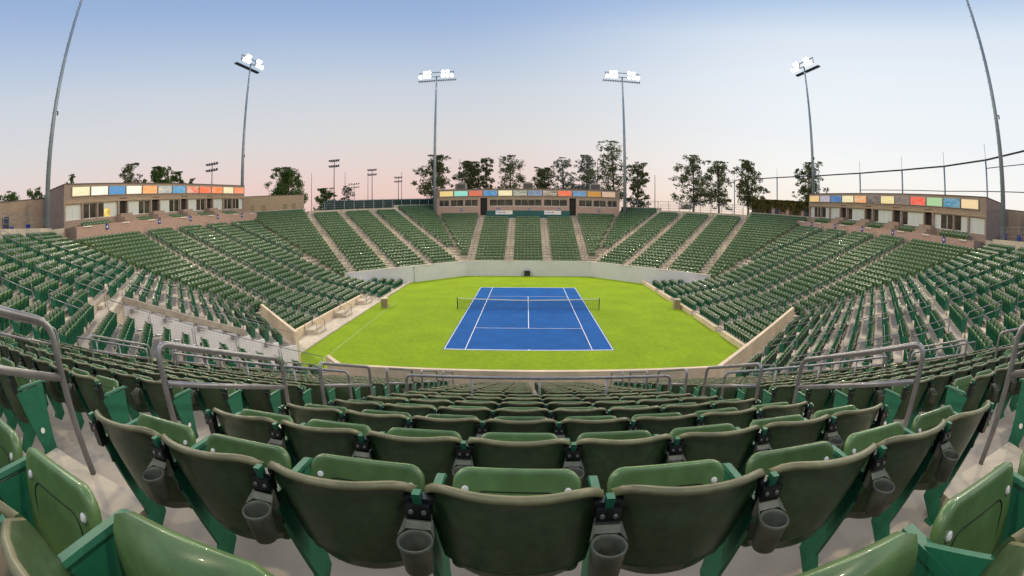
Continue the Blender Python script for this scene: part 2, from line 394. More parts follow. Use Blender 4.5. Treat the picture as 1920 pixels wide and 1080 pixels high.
# low walls along the side stands
for i, (y0, y1) in enumerate([(21.3, 27.2), (15.9, 20.2), (9.6, 14.6), (4.0, 8.6), (-2.6, 2.8)]):
    mb = MB(); mb.box(14.5, 14.72, y0, y1, -.02, .40)
    obj('low_wall', mb, 'cream_paint', label='low cream wall segment along the right court edge, %s from the far end' % ORD[i], cat='wall', group='low walls on the right court edge')
dk = MB(); dk.box(-17.0, -14.76, -4.4, DECK_Y, -.03, .10); obj('walkway', dk, 'concrete_light', kind='structure')
kb = MB(); kb.box(-15.05, -14.76, DECK_Y+.01, 27.5, -.03, .16); obj('kerb', kb, 'concrete_light', kind='structure')
mb = MB(); zt = tread('left', 24); mb.box(-17.0, -16.72, -2.2, DECK_Y, .101, zt+.42); obj('deck_wall', mb, 'cream_paint', label='long low cream wall behind the walkway on the left court edge', cat='wall')
for i, y in enumerate((13.6, 8.2, 2.6)):
    e_ = empty('entry_steps', (-16.72, y, .1), label='cream concrete entry steps with pipe rails on left walkway, %s from the near end' % ORD[2-i], cat='steps', group='entry steps on the left walkway')
    mb = MB(); mb.box(.003, .85, -.75, .75, .002, .36); mb.box(.853, 1.25, -.75, .75, .002, .18); obj('step_block', mb, 'concrete_light', parent=e_)
    for sy in (-.7, .7):
        mb = MB(); mb.tube([(.05, sy, .36), (.05, sy, 1.2), (.5, sy, 1.15), (1.0, sy, .85), (1.15, sy, .85), (1.15, sy, .18)], .022, 6); obj('handrail', mb, 'galvanised', parent=e_)

# net
net = empty('tennis_net', (0, 11.885, 0), label='black tennis net with white headband across the blue court', cat='net')
for sx in (-1, 1):
    mb = MB(); mb.tube([(sx*6.40, 0, 0), (sx*6.40, 0, 1.09)], .04, 10); mb.disc((sx*6.40, 0, 1.09), (0,0,1), .045, .02, 10); obj('post', mb, 'net_black', parent=net)
seg = 24; mb = MB(); band = MB()
def nz(x): return .914 + (1.07-.914)*(abs(x)/6.36)**1.6
xs = np.linspace(-6.36, 6.36, seg+1)
# the net's cords as real strips
for x in np.arange(-6.36, 6.361, .16):
    mb.add([(x-.008,0,.03),(x+.008,0,.03),(x+.008,0,nz(x)-.03),(x-.008,0,nz(x)-.03)], [(0,1,2,3)])
for q in range(9):
    for i in range(seg):
        z0, z1 = [.04+(nz(x)-.08)*q/8 for x in (xs[i], xs[i+1])]
        mb.add([(xs[i],.001,z0-.008),(xs[i+1],.001,z1-.008),(xs[i+1],.001,z1+.008),(xs[i],.001,z0+.008)], [(0,1,2,3)])
obj('netting', mb, 'net_black', parent=net)
mb = MB()
for x in np.arange(-6.36, 6.361, .32):
    mb.add([(x-.005,.004,.03),(x+.005,.004,.03),(x+.005+.08,.004,nz(x)-.03),(x-.005+.08,.004,nz(x)-.03)], [(0,1,2,3)])
for i in range(seg):
    for sy in (-.012, .012):
        band.add([(xs[i],sy,nz(xs[i])-.07),(xs[i+1],sy,nz(xs[i+1])-.07),(xs[i+1],sy,nz(xs[i+1])),(xs[i],sy,nz(xs[i]))], [(0,1,2,3)])
    band.add([(xs[i],-.012,nz(xs[i])),(xs[i+1],-.012,nz(xs[i+1])),(xs[i+1],.012,nz(xs[i+1])),(xs[i],.012,nz(xs[i]))], [(0,1,2,3)])
obj('headband', band, 'net_band', parent=net)
mb = MB(); mb.box(-.03, .03, -.016, .016, .01, .91); obj('centre_strap', mb, 'court_line', parent=net)

# equipment boxes
def crate(name, x, y, w, d, h, rz, label, m='wood_box'):
    e_ = empty(name, (x, y, .004), rz, label=label, cat='box')
    mb = MB(); mb.box(-w/2, w/2, -d/2, d/2, .06, h); obj('cabinet', mb, m, parent=e_)
    mb = MB(); mb.box(-w/2-.03, w/2+.03, -d/2-.03, d/2+.03, h+.001, h+.05); obj('lid', mb, 'concrete_light' if m == 'wood_box' else m, parent=e_)
    mb = MB(); mb.box(-w/2+.05, w/2-.05, -d/2+.04, d/2-.04, 0, .058); obj('plinth', mb, 'concrete_light', parent=e_)
    mb = MB(); mb.box(-w/2+.06, w/2-.06, -d/2-.012, -d/2-.002, .14, h-.08); obj('front_panel', mb, 'door_brown' if m == 'wood_box' else 'black_plastic', parent=e_)
crate('cooler_box', -13.45, 12.2, .62, .55, .86, .12, 'tan cooler box on green floor left of the net')
crate('cooler_box', 14.05, 12.3, .60, .6, .9, -.1, 'tan cooler box on green floor right of the net by low wall')
crate('speed_display', -.08, CY+AW-.45, .80, .35, .72, 0, 'small dark grey display box on the floor at the far wall', 'dark_steel')
mb = MB(); mb.tube([(-14.35, 27.35, 0), (-14.35, 27.35, 1.9)], .03, 8); mb.disc((-14.35, 27.35, 1.9), (0,0,1), .12, .08, 10); obj('floor_post', mb, 'pole_grey', label='thin grey post standing at the far left corner of the floor', cat='post')

def zline0(side, r): return 7.98-(H/D)*(37.925-r)-SEAT_Z+RAISE.get(side, 0)*.6
# ------------------------------------------------------------------ tunnel in the near left stand
tw = MB()
def tun_profile(u):
    ks = [k for k in range(-6, 19) if rk('near_left', k)-.70 < TUN[2]]
    ks.sort(reverse=True); pr = []
    for k in ks:
        r0 = AW if k == 18 else rk('near_left', k)-.70-(.27 if k == 6 else 0); r1 = min(rk('near_left', k)+.15, TUN[2]); z = tread('near_left', k)
        pr += [(r0, z), (r1, z)]
    return pr
for u, du, lab in ((TUN[1], .14, 'white far wall of the entrance tunnel at the near left corner'), (TUN[0], -.14, 'near side wall of the entrance tunnel at the near left corner')):
    pr = tun_profile(u); e_ = empty('tunnel_wall', W('near_left', u, 27, 0), label=lab, cat='wall'); mb = MB()
    base = np.array(e_.location)
    for (r0, z0), (r1, z1) in zip(pr[:-1], pr[1:]):
        if r1-r0 < .01: continue
        zc = (z0+z1)/2 + .06
        for a, b in ((u, u-du),):
            lo, hi = min(a, b), max(a, b)
            v = [np.array(W('near_left', uu, rr, zz))-base for zz in (0.0, zc) for uu, rr in ((lo, r0), (hi, r0), (hi, r1), (lo, r1))]
            mb.add(v, [(0,1,5,4), (1,2,6,5), (2,3,7,6), (3,0,4,7), (4,5,6,7)])
    obj('wall_panel', mb, 'white_wall', parent=e_)
    if u == TUN[0]: continue
    mb = MB(); zh = tread('near_left', 18)
    for (ra, rb, o) in ((AW+3.2, TUN[2], .30),):
        za = tread('near_left', 18)+(ra-AW)*(H/D); zb = tread('near_left', 18)+(rb-AW)*(H/D)
        lo, hi = min(u, u-du*1.3), max(u, u-du*1.3)
        v = [np.array(W('near_left', uu, rr, zz))-base for rr, zl in ((ra, za), (rb, zb)) for uu, zz in ((lo, zl-.05), (hi, zl-.05), (hi, zl+o), (lo, zl+o))]
        mb.add(v, [(0,3,2,1), (4,5,6,7), (0,1,5,4), (1,2,6,5), (2,3,7,6), (3,0,4,7)])
    obj('coping_band', mb, 'concrete', parent=e_)
    if u == TUN[1]:
        for q in range(5):
            r_ = AW+2.0+q*2.0; z_ = tread('near_left', 18)+(r_-AW)*(H/D)-.35; m2 = MB()
            p = np.array(W('near_left', u-du-.13, r_, z_))-base; n_, t_ = axes('near_left')
            m2.obox(p, (.09*n_[0], .09*n_[1], 0), (.07*t_[0], .07*t_[1], 0), (0,0,.11))
            for zz in (.06, -.06): m2.tube([p+np.array([0,0,zz]), p+np.array([-.45*n_[0], -.45*n_[1], zz-.03])], .018, 6)
            obj('wall_lamp', m2, 'galvanised', parent=e_)
        for q in range(4):
            r_ = AW+1.2+q*2.6; m2 = MB(); hz = max(.4, tread('near_left', 18)+(r_-AW)*(H/D)-.4)
            p = np.array(W('near_left', u-du-.02, r_, hz/2))-base; n_, t_ = axes('near_left')
            m2.obox(p, (.018*n_[0], .018*n_[1], 0), (.018*t_[0], .018*t_[1], 0), (0,0,hz/2)); obj('conduit', m2, 'pole_grey', parent=e_)
mb = MB(); mb.add([W('near_left', u, r, .01) for u, r in ((TUN[0], AW-.2), (TUN[1], AW-.2), (TUN[1], AW+2.5), (TUN[0], AW+2.5))]+[W('near_left', u, r, z) for u, r, z in ((TUN[1], TUN[2], 3.3), (TUN[0], TUN[2], 3.3))], [(0,3,2,1), (3,5,4,2)]); obj('tunnel_floor', mb, 'concrete_light', kind='structure')
mb = MB(); zt = zline0('near_left', TUN[2])+.45
v = [W('near_left', u, r, z) for r in (TUN[2]+.01, TUN[2]+.25) for u, z in ((TUN[0]-.2, 0), (TUN[1]+.2, 0), (TUN[1]+.2, zt), (TUN[0]-.2, zt))]
mb.add(v, [(0,1,2,3), (4,7,6,5), (0,4,5,1), (1,5,6,2), (2,6,7,3), (3,7,4,0)]); obj('tunnel_head', mb, 'concrete_light', label='concrete head wall over the tunnel mouth in the near left stand', cat='wall')
# ------------------------------------------------------------------ seats
W_ = .508
def loft(mb, rings, mi, closed=False, smooth=True, cap0=False, cap1=False):
    n = len(rings[0]); o = len(mb.v); mb.v += [tuple(p) for g in rings for p in g]
    for i in range(len(rings)-1):
        for k in range(n if closed else n-1):
            k2 = (k+1) % n; mb.f.append((o+i*n+k, o+i*n+k2, o+(i+1)*n+k2, o+(i+1)*n+k)); mb.m.append(mi); mb.s.append(smooth)
    if cap0: mb.f.append(tuple(o+k for k in reversed(range(n)))); mb.m.append(mi); mb.s.append(smooth)
    if cap1: mb.f.append(tuple(o+(len(rings)-1)*n+k for k in range(n))); mb.m.append(mi); mb.s.append(smooth)
def back_mesh(ns, nf, lip_mi=1, simple=False):
    """seat back: shell curved in plan, reclined, with a rolled top edge. +y is forward (towards the court)"""
    mb = MB(); cols = []
    zb, zt = .335, .785; mats = None
    for i in range(ns+1):
        s = -1+2*i/ns; sq = math.copysign(abs(s)**.85, s)
        prof = []   # (y, z, halfwidth, mat of the strip that follows)
        top = zt + .006 - .052*abs(s)**6
        def y_at(z): return .105*(zt-z)/(zt-zb) + .082*s*s - .040
        def hw(z): 
            q = (z-zb)/(zt-zb); return .2425 - .016*(1-min(1, q/.8))**1.5 - .04*max(0, 1-q/.14)**2
        fz = [zb+.012+(top-.03-zb-.012)*j/nf for j in range(nf+1)]
        for z in fz: prof.append((y_at(z)+.008, z, 0))
        yt = y_at(top)
        if simple: prof += [(yt+.006, top, 1), (yt-.026, top-.004, 1), (yt-.026, top-.026, 1)]
        else: prof += [(yt+.008, top-.010, 1), (yt+.003, top-.002, 1), (yt-.008, top, 1), (yt-.019, top-.005, 1), (yt-.022, top-.014, 1), (yt-.016, top-.022, 1)]
        for z in reversed(fz):
            prof.append((y_at(z)-.008, z, 0))
            if not simple and z == fz[1]:
                for dz_, dy_ in ((.008, .008), (.012, .0105), (.016, .005)): prof.append((y_at(z-dz_)-dy_, z-dz_, 0))
        prof.append((y_at(zb)-.004, zb, 0))
        cols.append([(sq*hw(z), y, z) for y, z, _ in prof]); mats = [m for _, _, m in prof]
    n = len(cols[0]); o = len(mb.v); mb.v += [p for c in cols for p in c]
    for i in range(ns):
        for k in range(n):
            k2 = (k+1) % n
            mb.f.append((o+i*n+k, o+(i+1)*n+k, o+(i+1)*n+k2, o+i*n+k2)); mb.m.append(lip_mi if (mats[k] and mats[k2]) else 0); mb.s.append(True)
    for i in (0, ns): mb.f.append(tuple(o+i*n+k for k in (range(n) if i == 0 else reversed(range(n))))); mb.m.append(0); mb.s.append(False)
    return mb
PAN0 = np.array([0, .118, .335]); PAND = np.array([0, .165, .33]); PAND /= np.linalg.norm(PAND); PANN = np.array([0, -PAND[2], PAND[1]])  # PANN looks back and up (sitting face)
def pan_pt(x, v, w): p = PAN0+PAND*v+PANN*w; return (x, p[1], p[2])
def rrect(hw, v0, v1, rt, rb, n=4):
    pts = []
    for cx, cv, r, a0 in ((hw-rb, v0+rb, rb, -90), (hw-rt, v1-rt, rt, 0), (-hw+rt, v1-rt, rt, 90), (-hw+rb, v0+rb, rb, 180)):
        for j in range(n+1):
            a = R(a0+90*j/n); pts.append((cx+r*math.cos(a), cv+r*math.sin(a)))
    return pts
PH = .365
def pan_mesh(n=4, lod=0):
    mb = MB(); rings = []
    spec = [(.012, -.030, .0), (.0, -.018, 0), (0., .004, 0), (.010, .012, 0), (.022, .008, 0)] if lod == 0 else [(0., -.022, 0), (0, .006, 0)]
    for ins, w, _ in spec:
        rings.append([pan_pt(x, v, w-.018*(x/.21)**2*0+ .015*(v/PH)) for x, v in rrect(.208-ins, ins, PH-ins, .055, .03, n)])
    loft(mb, rings, 0, closed=True, cap0=True, cap1=True); return mb
def groove_mesh():
    mb = MB(); pts = [(x, v) for x, v in rrect(.145, .10, .285, .045, .02, 5)]
    pts = [p for p in pts if p[1] > .13]
    pr = [pan_pt(x, v, .0095+.015*(v/PH)) for x, v in pts]
    i0 = max(range(len(pr)), key=lambda i: (0 if abs(pts[i][0]-.145) > 1e-6 else 1)*(1 if pts[i][1] < .25 else 0))
    mb.tube([pan_pt(.145, .13, .009)]+pr+[pan_pt(-.145, .13, .009)], .0022, 4); return mb
def bolt_mesh(sx):
    mb = MB(); p = np.array(pan_pt(sx*.166, PH-.075, .006+.012)); mb.tube([p, p+PANN*.006, p+PANN*.010], [.0125, .0125, .007], 10); return mb
STP = [(.015, .60), (.345, .655), (.335, .60), (.265, .12), (.21, .055), (.20, .0), (.02, .0), (.03, .06), (.135, .17), (.055, .52), (-.005, .70), (-.03, .70)]
STP = [(-.012, .755), (.016, .755), (.055, .597), (.300, .585), (.250, .19), (.252, .10), (.12, .002), (.005, .002), (.125, .15), (.045, .50)]
def std_mesh(x, th=.011):
    mb = MB(); mb.prism([(y, z) for y, z in STP][::-1], x-th, x+th, lambda a, b, h: (h, a, b)); return mb
def foot_mesh(x):
    mb = MB(); mb.box(x-.045, x+.045, -.01, .14, .001, .012); return mb
def arm_mesh(x):
    mb = MB(); pr = [(-.0175, 0), (-.014, .013), (.014, .013), (.0175, 0), (.014, -.007), (-.014, -.007)]
    rings = [[(x+a, y, z+b) for a, b in pr] for y, z in ((.035, .612), (.05, .614), (.310, .598), (.330, .588))]
    loft(mb, rings, 0, closed=True, smooth=False, cap0=True, cap1=True); return mb
def bracket_mesh(x):
    mb = MB(); y = .050
    mb.box(x-.034, x+.034, y-.062, y-.018, .665, .715); mb.box(x-.022, x+.022, y-.055, y-.01, .60, .664); mb.box(x-.042, x+.042, y-.045, y-.012, .716, .730)
    for sx in (-.018, .018): mb.tube([(x+sx, y-.062, .695), (x+sx, y-.068, .695)], .007, 8, mi=1)
    mb.box(x-.006, x+.006, .035, .07, .50, .60)
    return mb
def cup_mesh(x, n=18):
    mb = MB(); c = np.array([x, -.072, .525])
    prof = [(.037, .012), (.040, 0), (.0415, .0), (.047, .098), (.0505, .103), (.0505, .112), (.0475, .115), (.0435, .112), (.0425, .10), (.037, .012)]
    rings = [[tuple(c+np.array([r*math.cos(2*math.pi*k/n), r*math.sin(2*math.pi*k/n), z])) for k in range(n)] for r, z in prof]
    loft(mb, rings, 0, closed=True); mb.f.append(tuple(range(n))); mb.m.append(0); mb.s.append(False)
    mb.prism([(-.049, -.085), (.049, -.085), (.040, -.018), (-.040, -.018)], .495, .508, lambda a, b, h: (x+a, b+.016, h+.0)) if False else None
    mb.add([(x-.052, -.060, .639), (x-.036, .005, .675), (x+.036, .005, .675), (x+.052, -.060, .639), (x+.035, -.030, .645), (x-.035, -.030, .645)], [(0,5,4,3,2,1)], 0)
    mb.box(x-.034, x+.034, -.012, .012, .60, .672)
    return mb
def plate_mesh(x, sgn):
    mb = MB(); mb.box(min(x+sgn*.0125, x+sgn*.015), max(x+sgn*.0125, x+sgn*.015), .135, .195, .255, .325, mi=0)
    mb.tube([(x+sgn*.0155, .165, .29), (x+sgn*.019, .165, .29)], .021, 14, mi=1); return mb
def mini_plate():
    mb = MB(); mb.box(-.028, .028, .012, .02, .715, .745); return mb
hx = W_/2
SM = {}
def _m(n, mb, mats): SM[n] = mb.mesh(n, mats)
_m('backrest', back_mesh(16, 7), ['plastic', 'plastic_lip'])
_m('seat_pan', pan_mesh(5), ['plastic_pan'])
_m('groove', groove_mesh(), ['groove'])
_m('bolt_a', bolt_mesh(-1), ['white_plastic']); _m('bolt_b', bolt_mesh(1), ['white_plastic'])
_m('support_leg', std_mesh(hx), ['standard']); _m('support_leg_l', std_mesh(-hx), ['standard'])
_m('foot', foot_mesh(hx), ['standard']); _m('foot_l', foot_mesh(-hx), ['standard'])
_m('armrest', arm_mesh(hx), ['standard']); _m('armrest_l', arm_mesh(-hx), ['standard'])
_m('bracket', bracket_mesh(hx), ['black_plastic', 'galvanised']); _m('bracket_l', bracket_mesh(-hx), ['black_plastic', 'galvanised'])
_m('cup_holder', cup_mesh(hx), ['cup_plastic'])
_m('plate_r', plate_mesh(hx, 1), ['standard', 'white_plastic']); _m('plate_l', plate_mesh(-hx, -1), ['standard', 'white_plastic'])

# merged levels of detail (numpy templates: verts, quads/tris, material index, smooth)
LODM = ['plastic', 'plastic_lip', 'standard', 'seat_tag', 'cup_plastic', 'plastic_pan']
def template(parts):
    V, F, Mi, S = [], [], [], []
    for mb, mp in parts:
        o = len(V); V += mb.v; F += [tuple(o+i for i in f) for f in mb.f]; Mi += [mp[m] for m in mb.m]; S += mb.s
    return np.array(V, float), F, np.array(Mi), np.array(S)
def slim_std(x):
    mb = MB(); mb.prism([(.0, .72), (.30, .59), (.235, .08), (.04, .0)][::-1], x-.010, x+.010, lambda a, b, h: (h, a, b)); mb.box(x-.017, x+.017, .03, .32, .59, .612); return mb
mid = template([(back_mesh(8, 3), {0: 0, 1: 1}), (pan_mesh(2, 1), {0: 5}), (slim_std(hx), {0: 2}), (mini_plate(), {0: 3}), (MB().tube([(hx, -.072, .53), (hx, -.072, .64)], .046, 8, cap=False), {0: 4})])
def far_back():
    mb = MB(); P = []
    for s in (-1, -.5, 0, .5, 1):
        y = .08*s*s-.04; x = s*.24
        P.append([(x*.85, y+.115, .29), (x, y+.01, .775), (x, y-.02, .79), (x, y-.02, .762), (x*.85, y+.09, .29)])
    o = 0; mb.v = [p for c in P for p in c]
    for i in range(4):
        for k in range(4):
            mb.f.append((i*5+k, (i+1)*5+k, (i+1)*5+k+1, i*5+k+1)); mb.m.append(1 if k == 1 else 0); mb.s.append(k != 1)
    return mb
def far_pan():
    mb = MB(); vs = [pan_pt(x, v, w) for w in (-.02, .012) for x, v in ((-.205, 0), (.205, 0), (.205, PH-.04), (.165, PH), (-.165, PH), (-.205, PH-.04))]
    mb.add(vs, [(5,4,3,2,1,0), (6,7,8,9,10,11)]+[(i, (i+1) % 6, 6+(i+1) % 6, 6+i) for i in range(6)]); return mb
def far_std(x):
    mb = MB(); mb.add([(x, .0, .72), (x, .30, .59), (x, .235, .08), (x, .04, 0)], [(0,1,2,3)]); mb.box(x-.017, x+.017, .03, .32, .59, .612); return mb
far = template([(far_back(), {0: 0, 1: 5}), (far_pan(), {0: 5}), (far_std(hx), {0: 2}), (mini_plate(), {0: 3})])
endstd = template([(slim_std(-hx), {0: 2})])

# lay out every seat
SEATS = []   # (side, section, k, index in section, n in section, u, r, z)
for side in ORDER:
    secs = sections(side)
    for k in range(-8, kbot(side)+1):
        r = rk(side, k); rf = r-.38
        (a0, b0), _ = clip(side, rf, rf)
        row_secs = sections(side, True) if side == 'near_left' and rf < TUN[2]+1.0 else secs
        for si, (s0, s1) in enumerate(row_secs):
            if k < ktop(side, si): continue
            spans = [(max(s0, a0+.12), min(s1, b0-.12))]
            if side in ('left', 'right') and k > 18: spans = [(max(s0, a0+.35), min(s1, b0-.35))]
            if side == 'left' and k >= 25: spans = [(max(x0, DECK_Y-CY+.3), x1) for x0, x1 in spans]
            if side == 'near_left' and rf < TUN[2]+1.0: spans = [q for x0, x1 in spans for q in ((x0, min(x1, TUN[0]-.25)), (max(x0, TUN[1]+.35), x1))]
            for x0, x1 in spans:
                n = int((x1-x0+1e-6)/W_)
                if n < 2: continue
                if n > 8 and s0 > -90 and s1 < 90: n = 8
                if s0 < -90: st = x1-n*W_-.02
                elif s1 > 90: st = x0+.02
                else: st = (x0+x1-n*W_)/2
                if side == 'near' and abs((s0+s1)/2) < .3:
                    st = -2.062
                for i in range(n):
                    u_ = st+(i+.5)*W_
                    if side == 'near' and si == 2 and k >= 7: u_ += (-.13 if i < 4 else .10)
                    SEATS.append((side, si, k, i, n, u_, r, tread(side, k)))
print('seats', len(SEATS))
P3 = np.array([W(s[0], s[5], s[6], s[7]+.5) for s in SEATS]); dv = P3-np.array(CAM); dist = np.linalg.norm(dv, axis=1)
dn = dv/dist[:, None]; Rm = np.array([rv, uv, fv]); cc = dn@Rm.T; th = np.arccos(np.clip(cc[:, 2], -1, 1)); rad = 2*832.6*np.sin(th/2); sn = np.hypot(cc[:, 0], cc[:, 1])+1e-9
px = 960+rad*cc[:, 0]/sn; py = 540-rad*cc[:, 1]/sn
inframe = (px > -70) & (px < 1990) & (py > -50) & (py < 1150) & (dist > .62)
order = [i for i in np.argsort(dist) if inframe[i]]
order = [i for i in order if SEATS[i][0] == 'near']
KEEP = set(order[:300])

def seat_label(s):
    side, si, k, i, n, u, r, z = s
    row = '%s row from photo bottom' % ORD[k+1] if k+1 < 20 else 'far row'
    if si == 2:
        c = i - 4; c = -(c) - 1 if c < 0 else c   # u runs towards -x
        if u < .23 and u > -.6 and False: pass
        j = int(round((-u+.225)/W_))   # 0 = the seat straight ahead
        pos = 'straight ahead' if j == 0 else '%s seat %s of middle' % (ORD[abs(j)-1], 'right' if j > 0 else 'left')
    else:
        lr = 'left' if si > 2 else 'right'; first = si in (1, 3)
        j = i if si > 2 else n-1-i
        pos = '%s seat beyond %s%s aisle' % (ORD[j], '' if first else 'outer ', lr)
    return 'green folding stadium seat, %s, %s' % (row, pos)
made = 0
for idx in sorted(KEEP):
    s = SEATS[idx]; side, si, k, i, n, u, r, z = s
    nn, tt = axes(side); x, y, _ = W(side, u, r, z)
    rz = math.atan2(-nn[1], -nn[0]) - math.pi/2
    e_ = empty('stadium_seat', (x, y, z), rz+random.gauss(0, .010), label=seat_label(s), cat='stadium seat', group='green folding seats of the near stand')
    d = dist[idx]
    def P(name, key, parent=e_):
        o = bpy.data.objects.new(name, SM[key]); COL.objects.link(o); o.parent = parent; return o
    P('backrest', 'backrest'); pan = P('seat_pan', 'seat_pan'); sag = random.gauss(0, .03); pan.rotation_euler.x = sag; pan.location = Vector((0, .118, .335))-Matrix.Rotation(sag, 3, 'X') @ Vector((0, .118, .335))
    P('armrest', 'armrest'); lg = P('support_leg', 'support_leg')
    if d < 4.5:
        P('groove', 'groove', pan); P('bolt', 'bolt_a', pan); P('bolt', 'bolt_b', pan); P('foot', 'foot', lg)
    # local +x of the seat runs along ...
    lx = np.array([math.cos(rz), math.sin(rz)]); along = 1 if lx@tt > 0 else -1
    first = (i == 0) if along > 0 else (i == n-1); last = (i == n-1) if along > 0 else (i == 0)
    if d < 7:
        P('bracket', 'bracket')
        if not last: P('cup_holder', 'cup_holder')
    if first:
        P('armrest', 'armrest_l'); l2 = P('support_leg', 'support_leg_l')
        if d < 7: P('bracket', 'bracket_l'); P('number_plate', 'plate_l', l2)
        if d < 4.5: P('foot', 'foot_l', l2)
    if last and d < 7: P('number_plate', 'plate_r', lg)
# all the other seats: one mass
groups = {}
BOXSEATS = []
def merged(lists, name):
    VV, FF, LT, MM, SS = [], [], [], [], []; off = 0
    for (TV, TF, TM, TS), tr in lists:
        if len(tr) == 0: continue
        tr = np.array(tr); c, s_ = np.cos(tr[:, 3]), np.sin(tr[:, 3]); n = len(tr)
        X = TV[None, :, 0]*c[:, None]-TV[None, :, 1]*s_[:, None]+tr[:, 0][:, None]
        Y = TV[None, :, 0]*s_[:, None]+TV[None, :, 1]*c[:, None]+tr[:, 1][:, None]
        Z = TV[None, :, 2]+tr[:, 2][:, None]
        VV.append(np.stack([X, Y, Z], -1).reshape(-1, 3))
        lens = np.array([len(f) for f in TF]); flat = np.concatenate([np.array(f) for f in TF])
        FF.append((flat[None, :]+off+(np.arange(n)*len(TV))[:, None]).ravel()); LT.append(np.tile(lens, n)); MM.append(np.tile(TM, n)); SS.append(np.tile(TS, n)); off += n*len(TV)
    V = np.concatenate(VV); F = np.concatenate(FF); L = np.concatenate(LT)
    me = bpy.data.meshes.new(name); me.vertices.add(len(V)); me.vertices.foreach_set('co', V.ravel())
    me.loops.add(len(F)); me.loops.foreach_set('vertex_index', F.astype(np.int32)); me.polygons.add(len(L))
    me.polygons.foreach_set('loop_start', np.concatenate([[0], np.cumsum(L)[:-1]]).astype(np.int32)); me.polygons.foreach_set('loop_total', L.astype(np.int32))
    me.polygons.foreach_set('material_index', np.concatenate(MM).astype(np.int32)); me.polygons.foreach_set('use_smooth', np.concatenate(SS))
    for m in LODM: me.materials.append(MATS[m])
    me.update(calc_edges=True); return me
mids, fars, ends = [], [], []
for idx, s in enumerate(SEATS):
    if idx in KEEP: continue
    side, si, k, i, n, u, r, z = s
    if dist[idx] < .62 or (side == 'near' and k <= -1 and abs(P3[idx][0]+.2) < 1.1 and k == -2): pass
    nn, tt = axes(side); x, y, _ = W(side, u, r, z); rz = math.atan2(-nn[1], -nn[0])-math.pi/2
    (mids if dist[idx] < 26 else fars).append((x+random.gauss(0, .006), y+random.gauss(0, .006), z+random.gauss(0, .004), rz+random.gauss(0, .02)))
    lx = np.array([math.cos(rz), math.sin(rz)]); along = 1 if lx@tt > 0 else -1
    if (i == 0 and along > 0) or (i == n-1 and along < 0): ends.append((x, y, z, rz))
# seats on the balconies of the side suites
for sx in (-1, 1):
    zb = 9.35+(.30 if sx < 0 else -.35)
    for b, y0 in enumerate((-2.3, 5.5, 11.3, 16.9, 22.6)):
        for row in (0, 1):
            for i in range(8 if b in (0, 4) else 6):
                fars.append((sx*(41.55+.72*row), y0+i*.51+.2*row, zb-.05+.22*row, math.pi/2 if sx > 0 else -math.pi/2))
me = merged([(mid, mids), (far, fars), (endstd, ends)], 'seat_rows')
o = bpy.data.objects.new('seat_rows', me); COL.objects.link(o)
tag(o, 'rows of green folding seats filling the stands all round the court', 'seating', kind='stuff')

# ------------------------------------------------------------------ handrails in the aisles
def zline(side, r):
    k = (37.925-r)/D
    z = 7.98-(H/D)*(37.925-r)-SEAT_Z
    if side in ('left', 'right') and k > 18: return 2.13-.18*(k-18)-SEAT_Z
    return z+(RAISE.get(side, 0)*(18-k)/20 if k < 18 else 0)
def bent(a, b, c, rad, n=4):   # rounded corner at b
    a, b, c = map(lambda p: np.array(p, float), (a, b, c)); p = b+(a-b)/np.linalg.norm(a-b)*rad; q = b+(c-b)/np.linalg.norm(c-b)*rad
    return [tuple((1-t)**2*p+2*t*(1-t)*b+t*t*q) for t in np.linspace(0, 1, n+1)]
def rail_loop(side, a, r1, r0, n=8, rad=.0235, base=(0,0,0)):
    b = np.array(base); z1, z0 = zline(side, r1), zline(side, r0)
    A, B, C_, Dd = (np.array(W(side, a, r1, z1-.02))-b, np.array(W(side, a, r1, z1+1.14))-b, np.array(W(side, a, r0, z0+1.14))-b, np.array(W(side, a, r0, z0-.05))-b)
    fr = MB(); fr.tube([A]+bent(A, B, C_, .12)+bent(B, C_, Dd, .12)+[Dd], rad, n)
    lo = MB(); lo.tube([np.array(W(side, a, r1-.02, z1+.84))-b, np.array(W(side, a, r0+.02, z0+.84))-b], rad*.98, n)
    return fr, lo
LOOPS = [(36.835-2.55*j, 35.135-2.55*j) for j in range(-3, 9)]
SIDEWORD = dict(far='middle far', near='near', far_left='far left corner', far_right='far right corner', near_left='near left corner', near_right='near right corner', left='left', right='right')
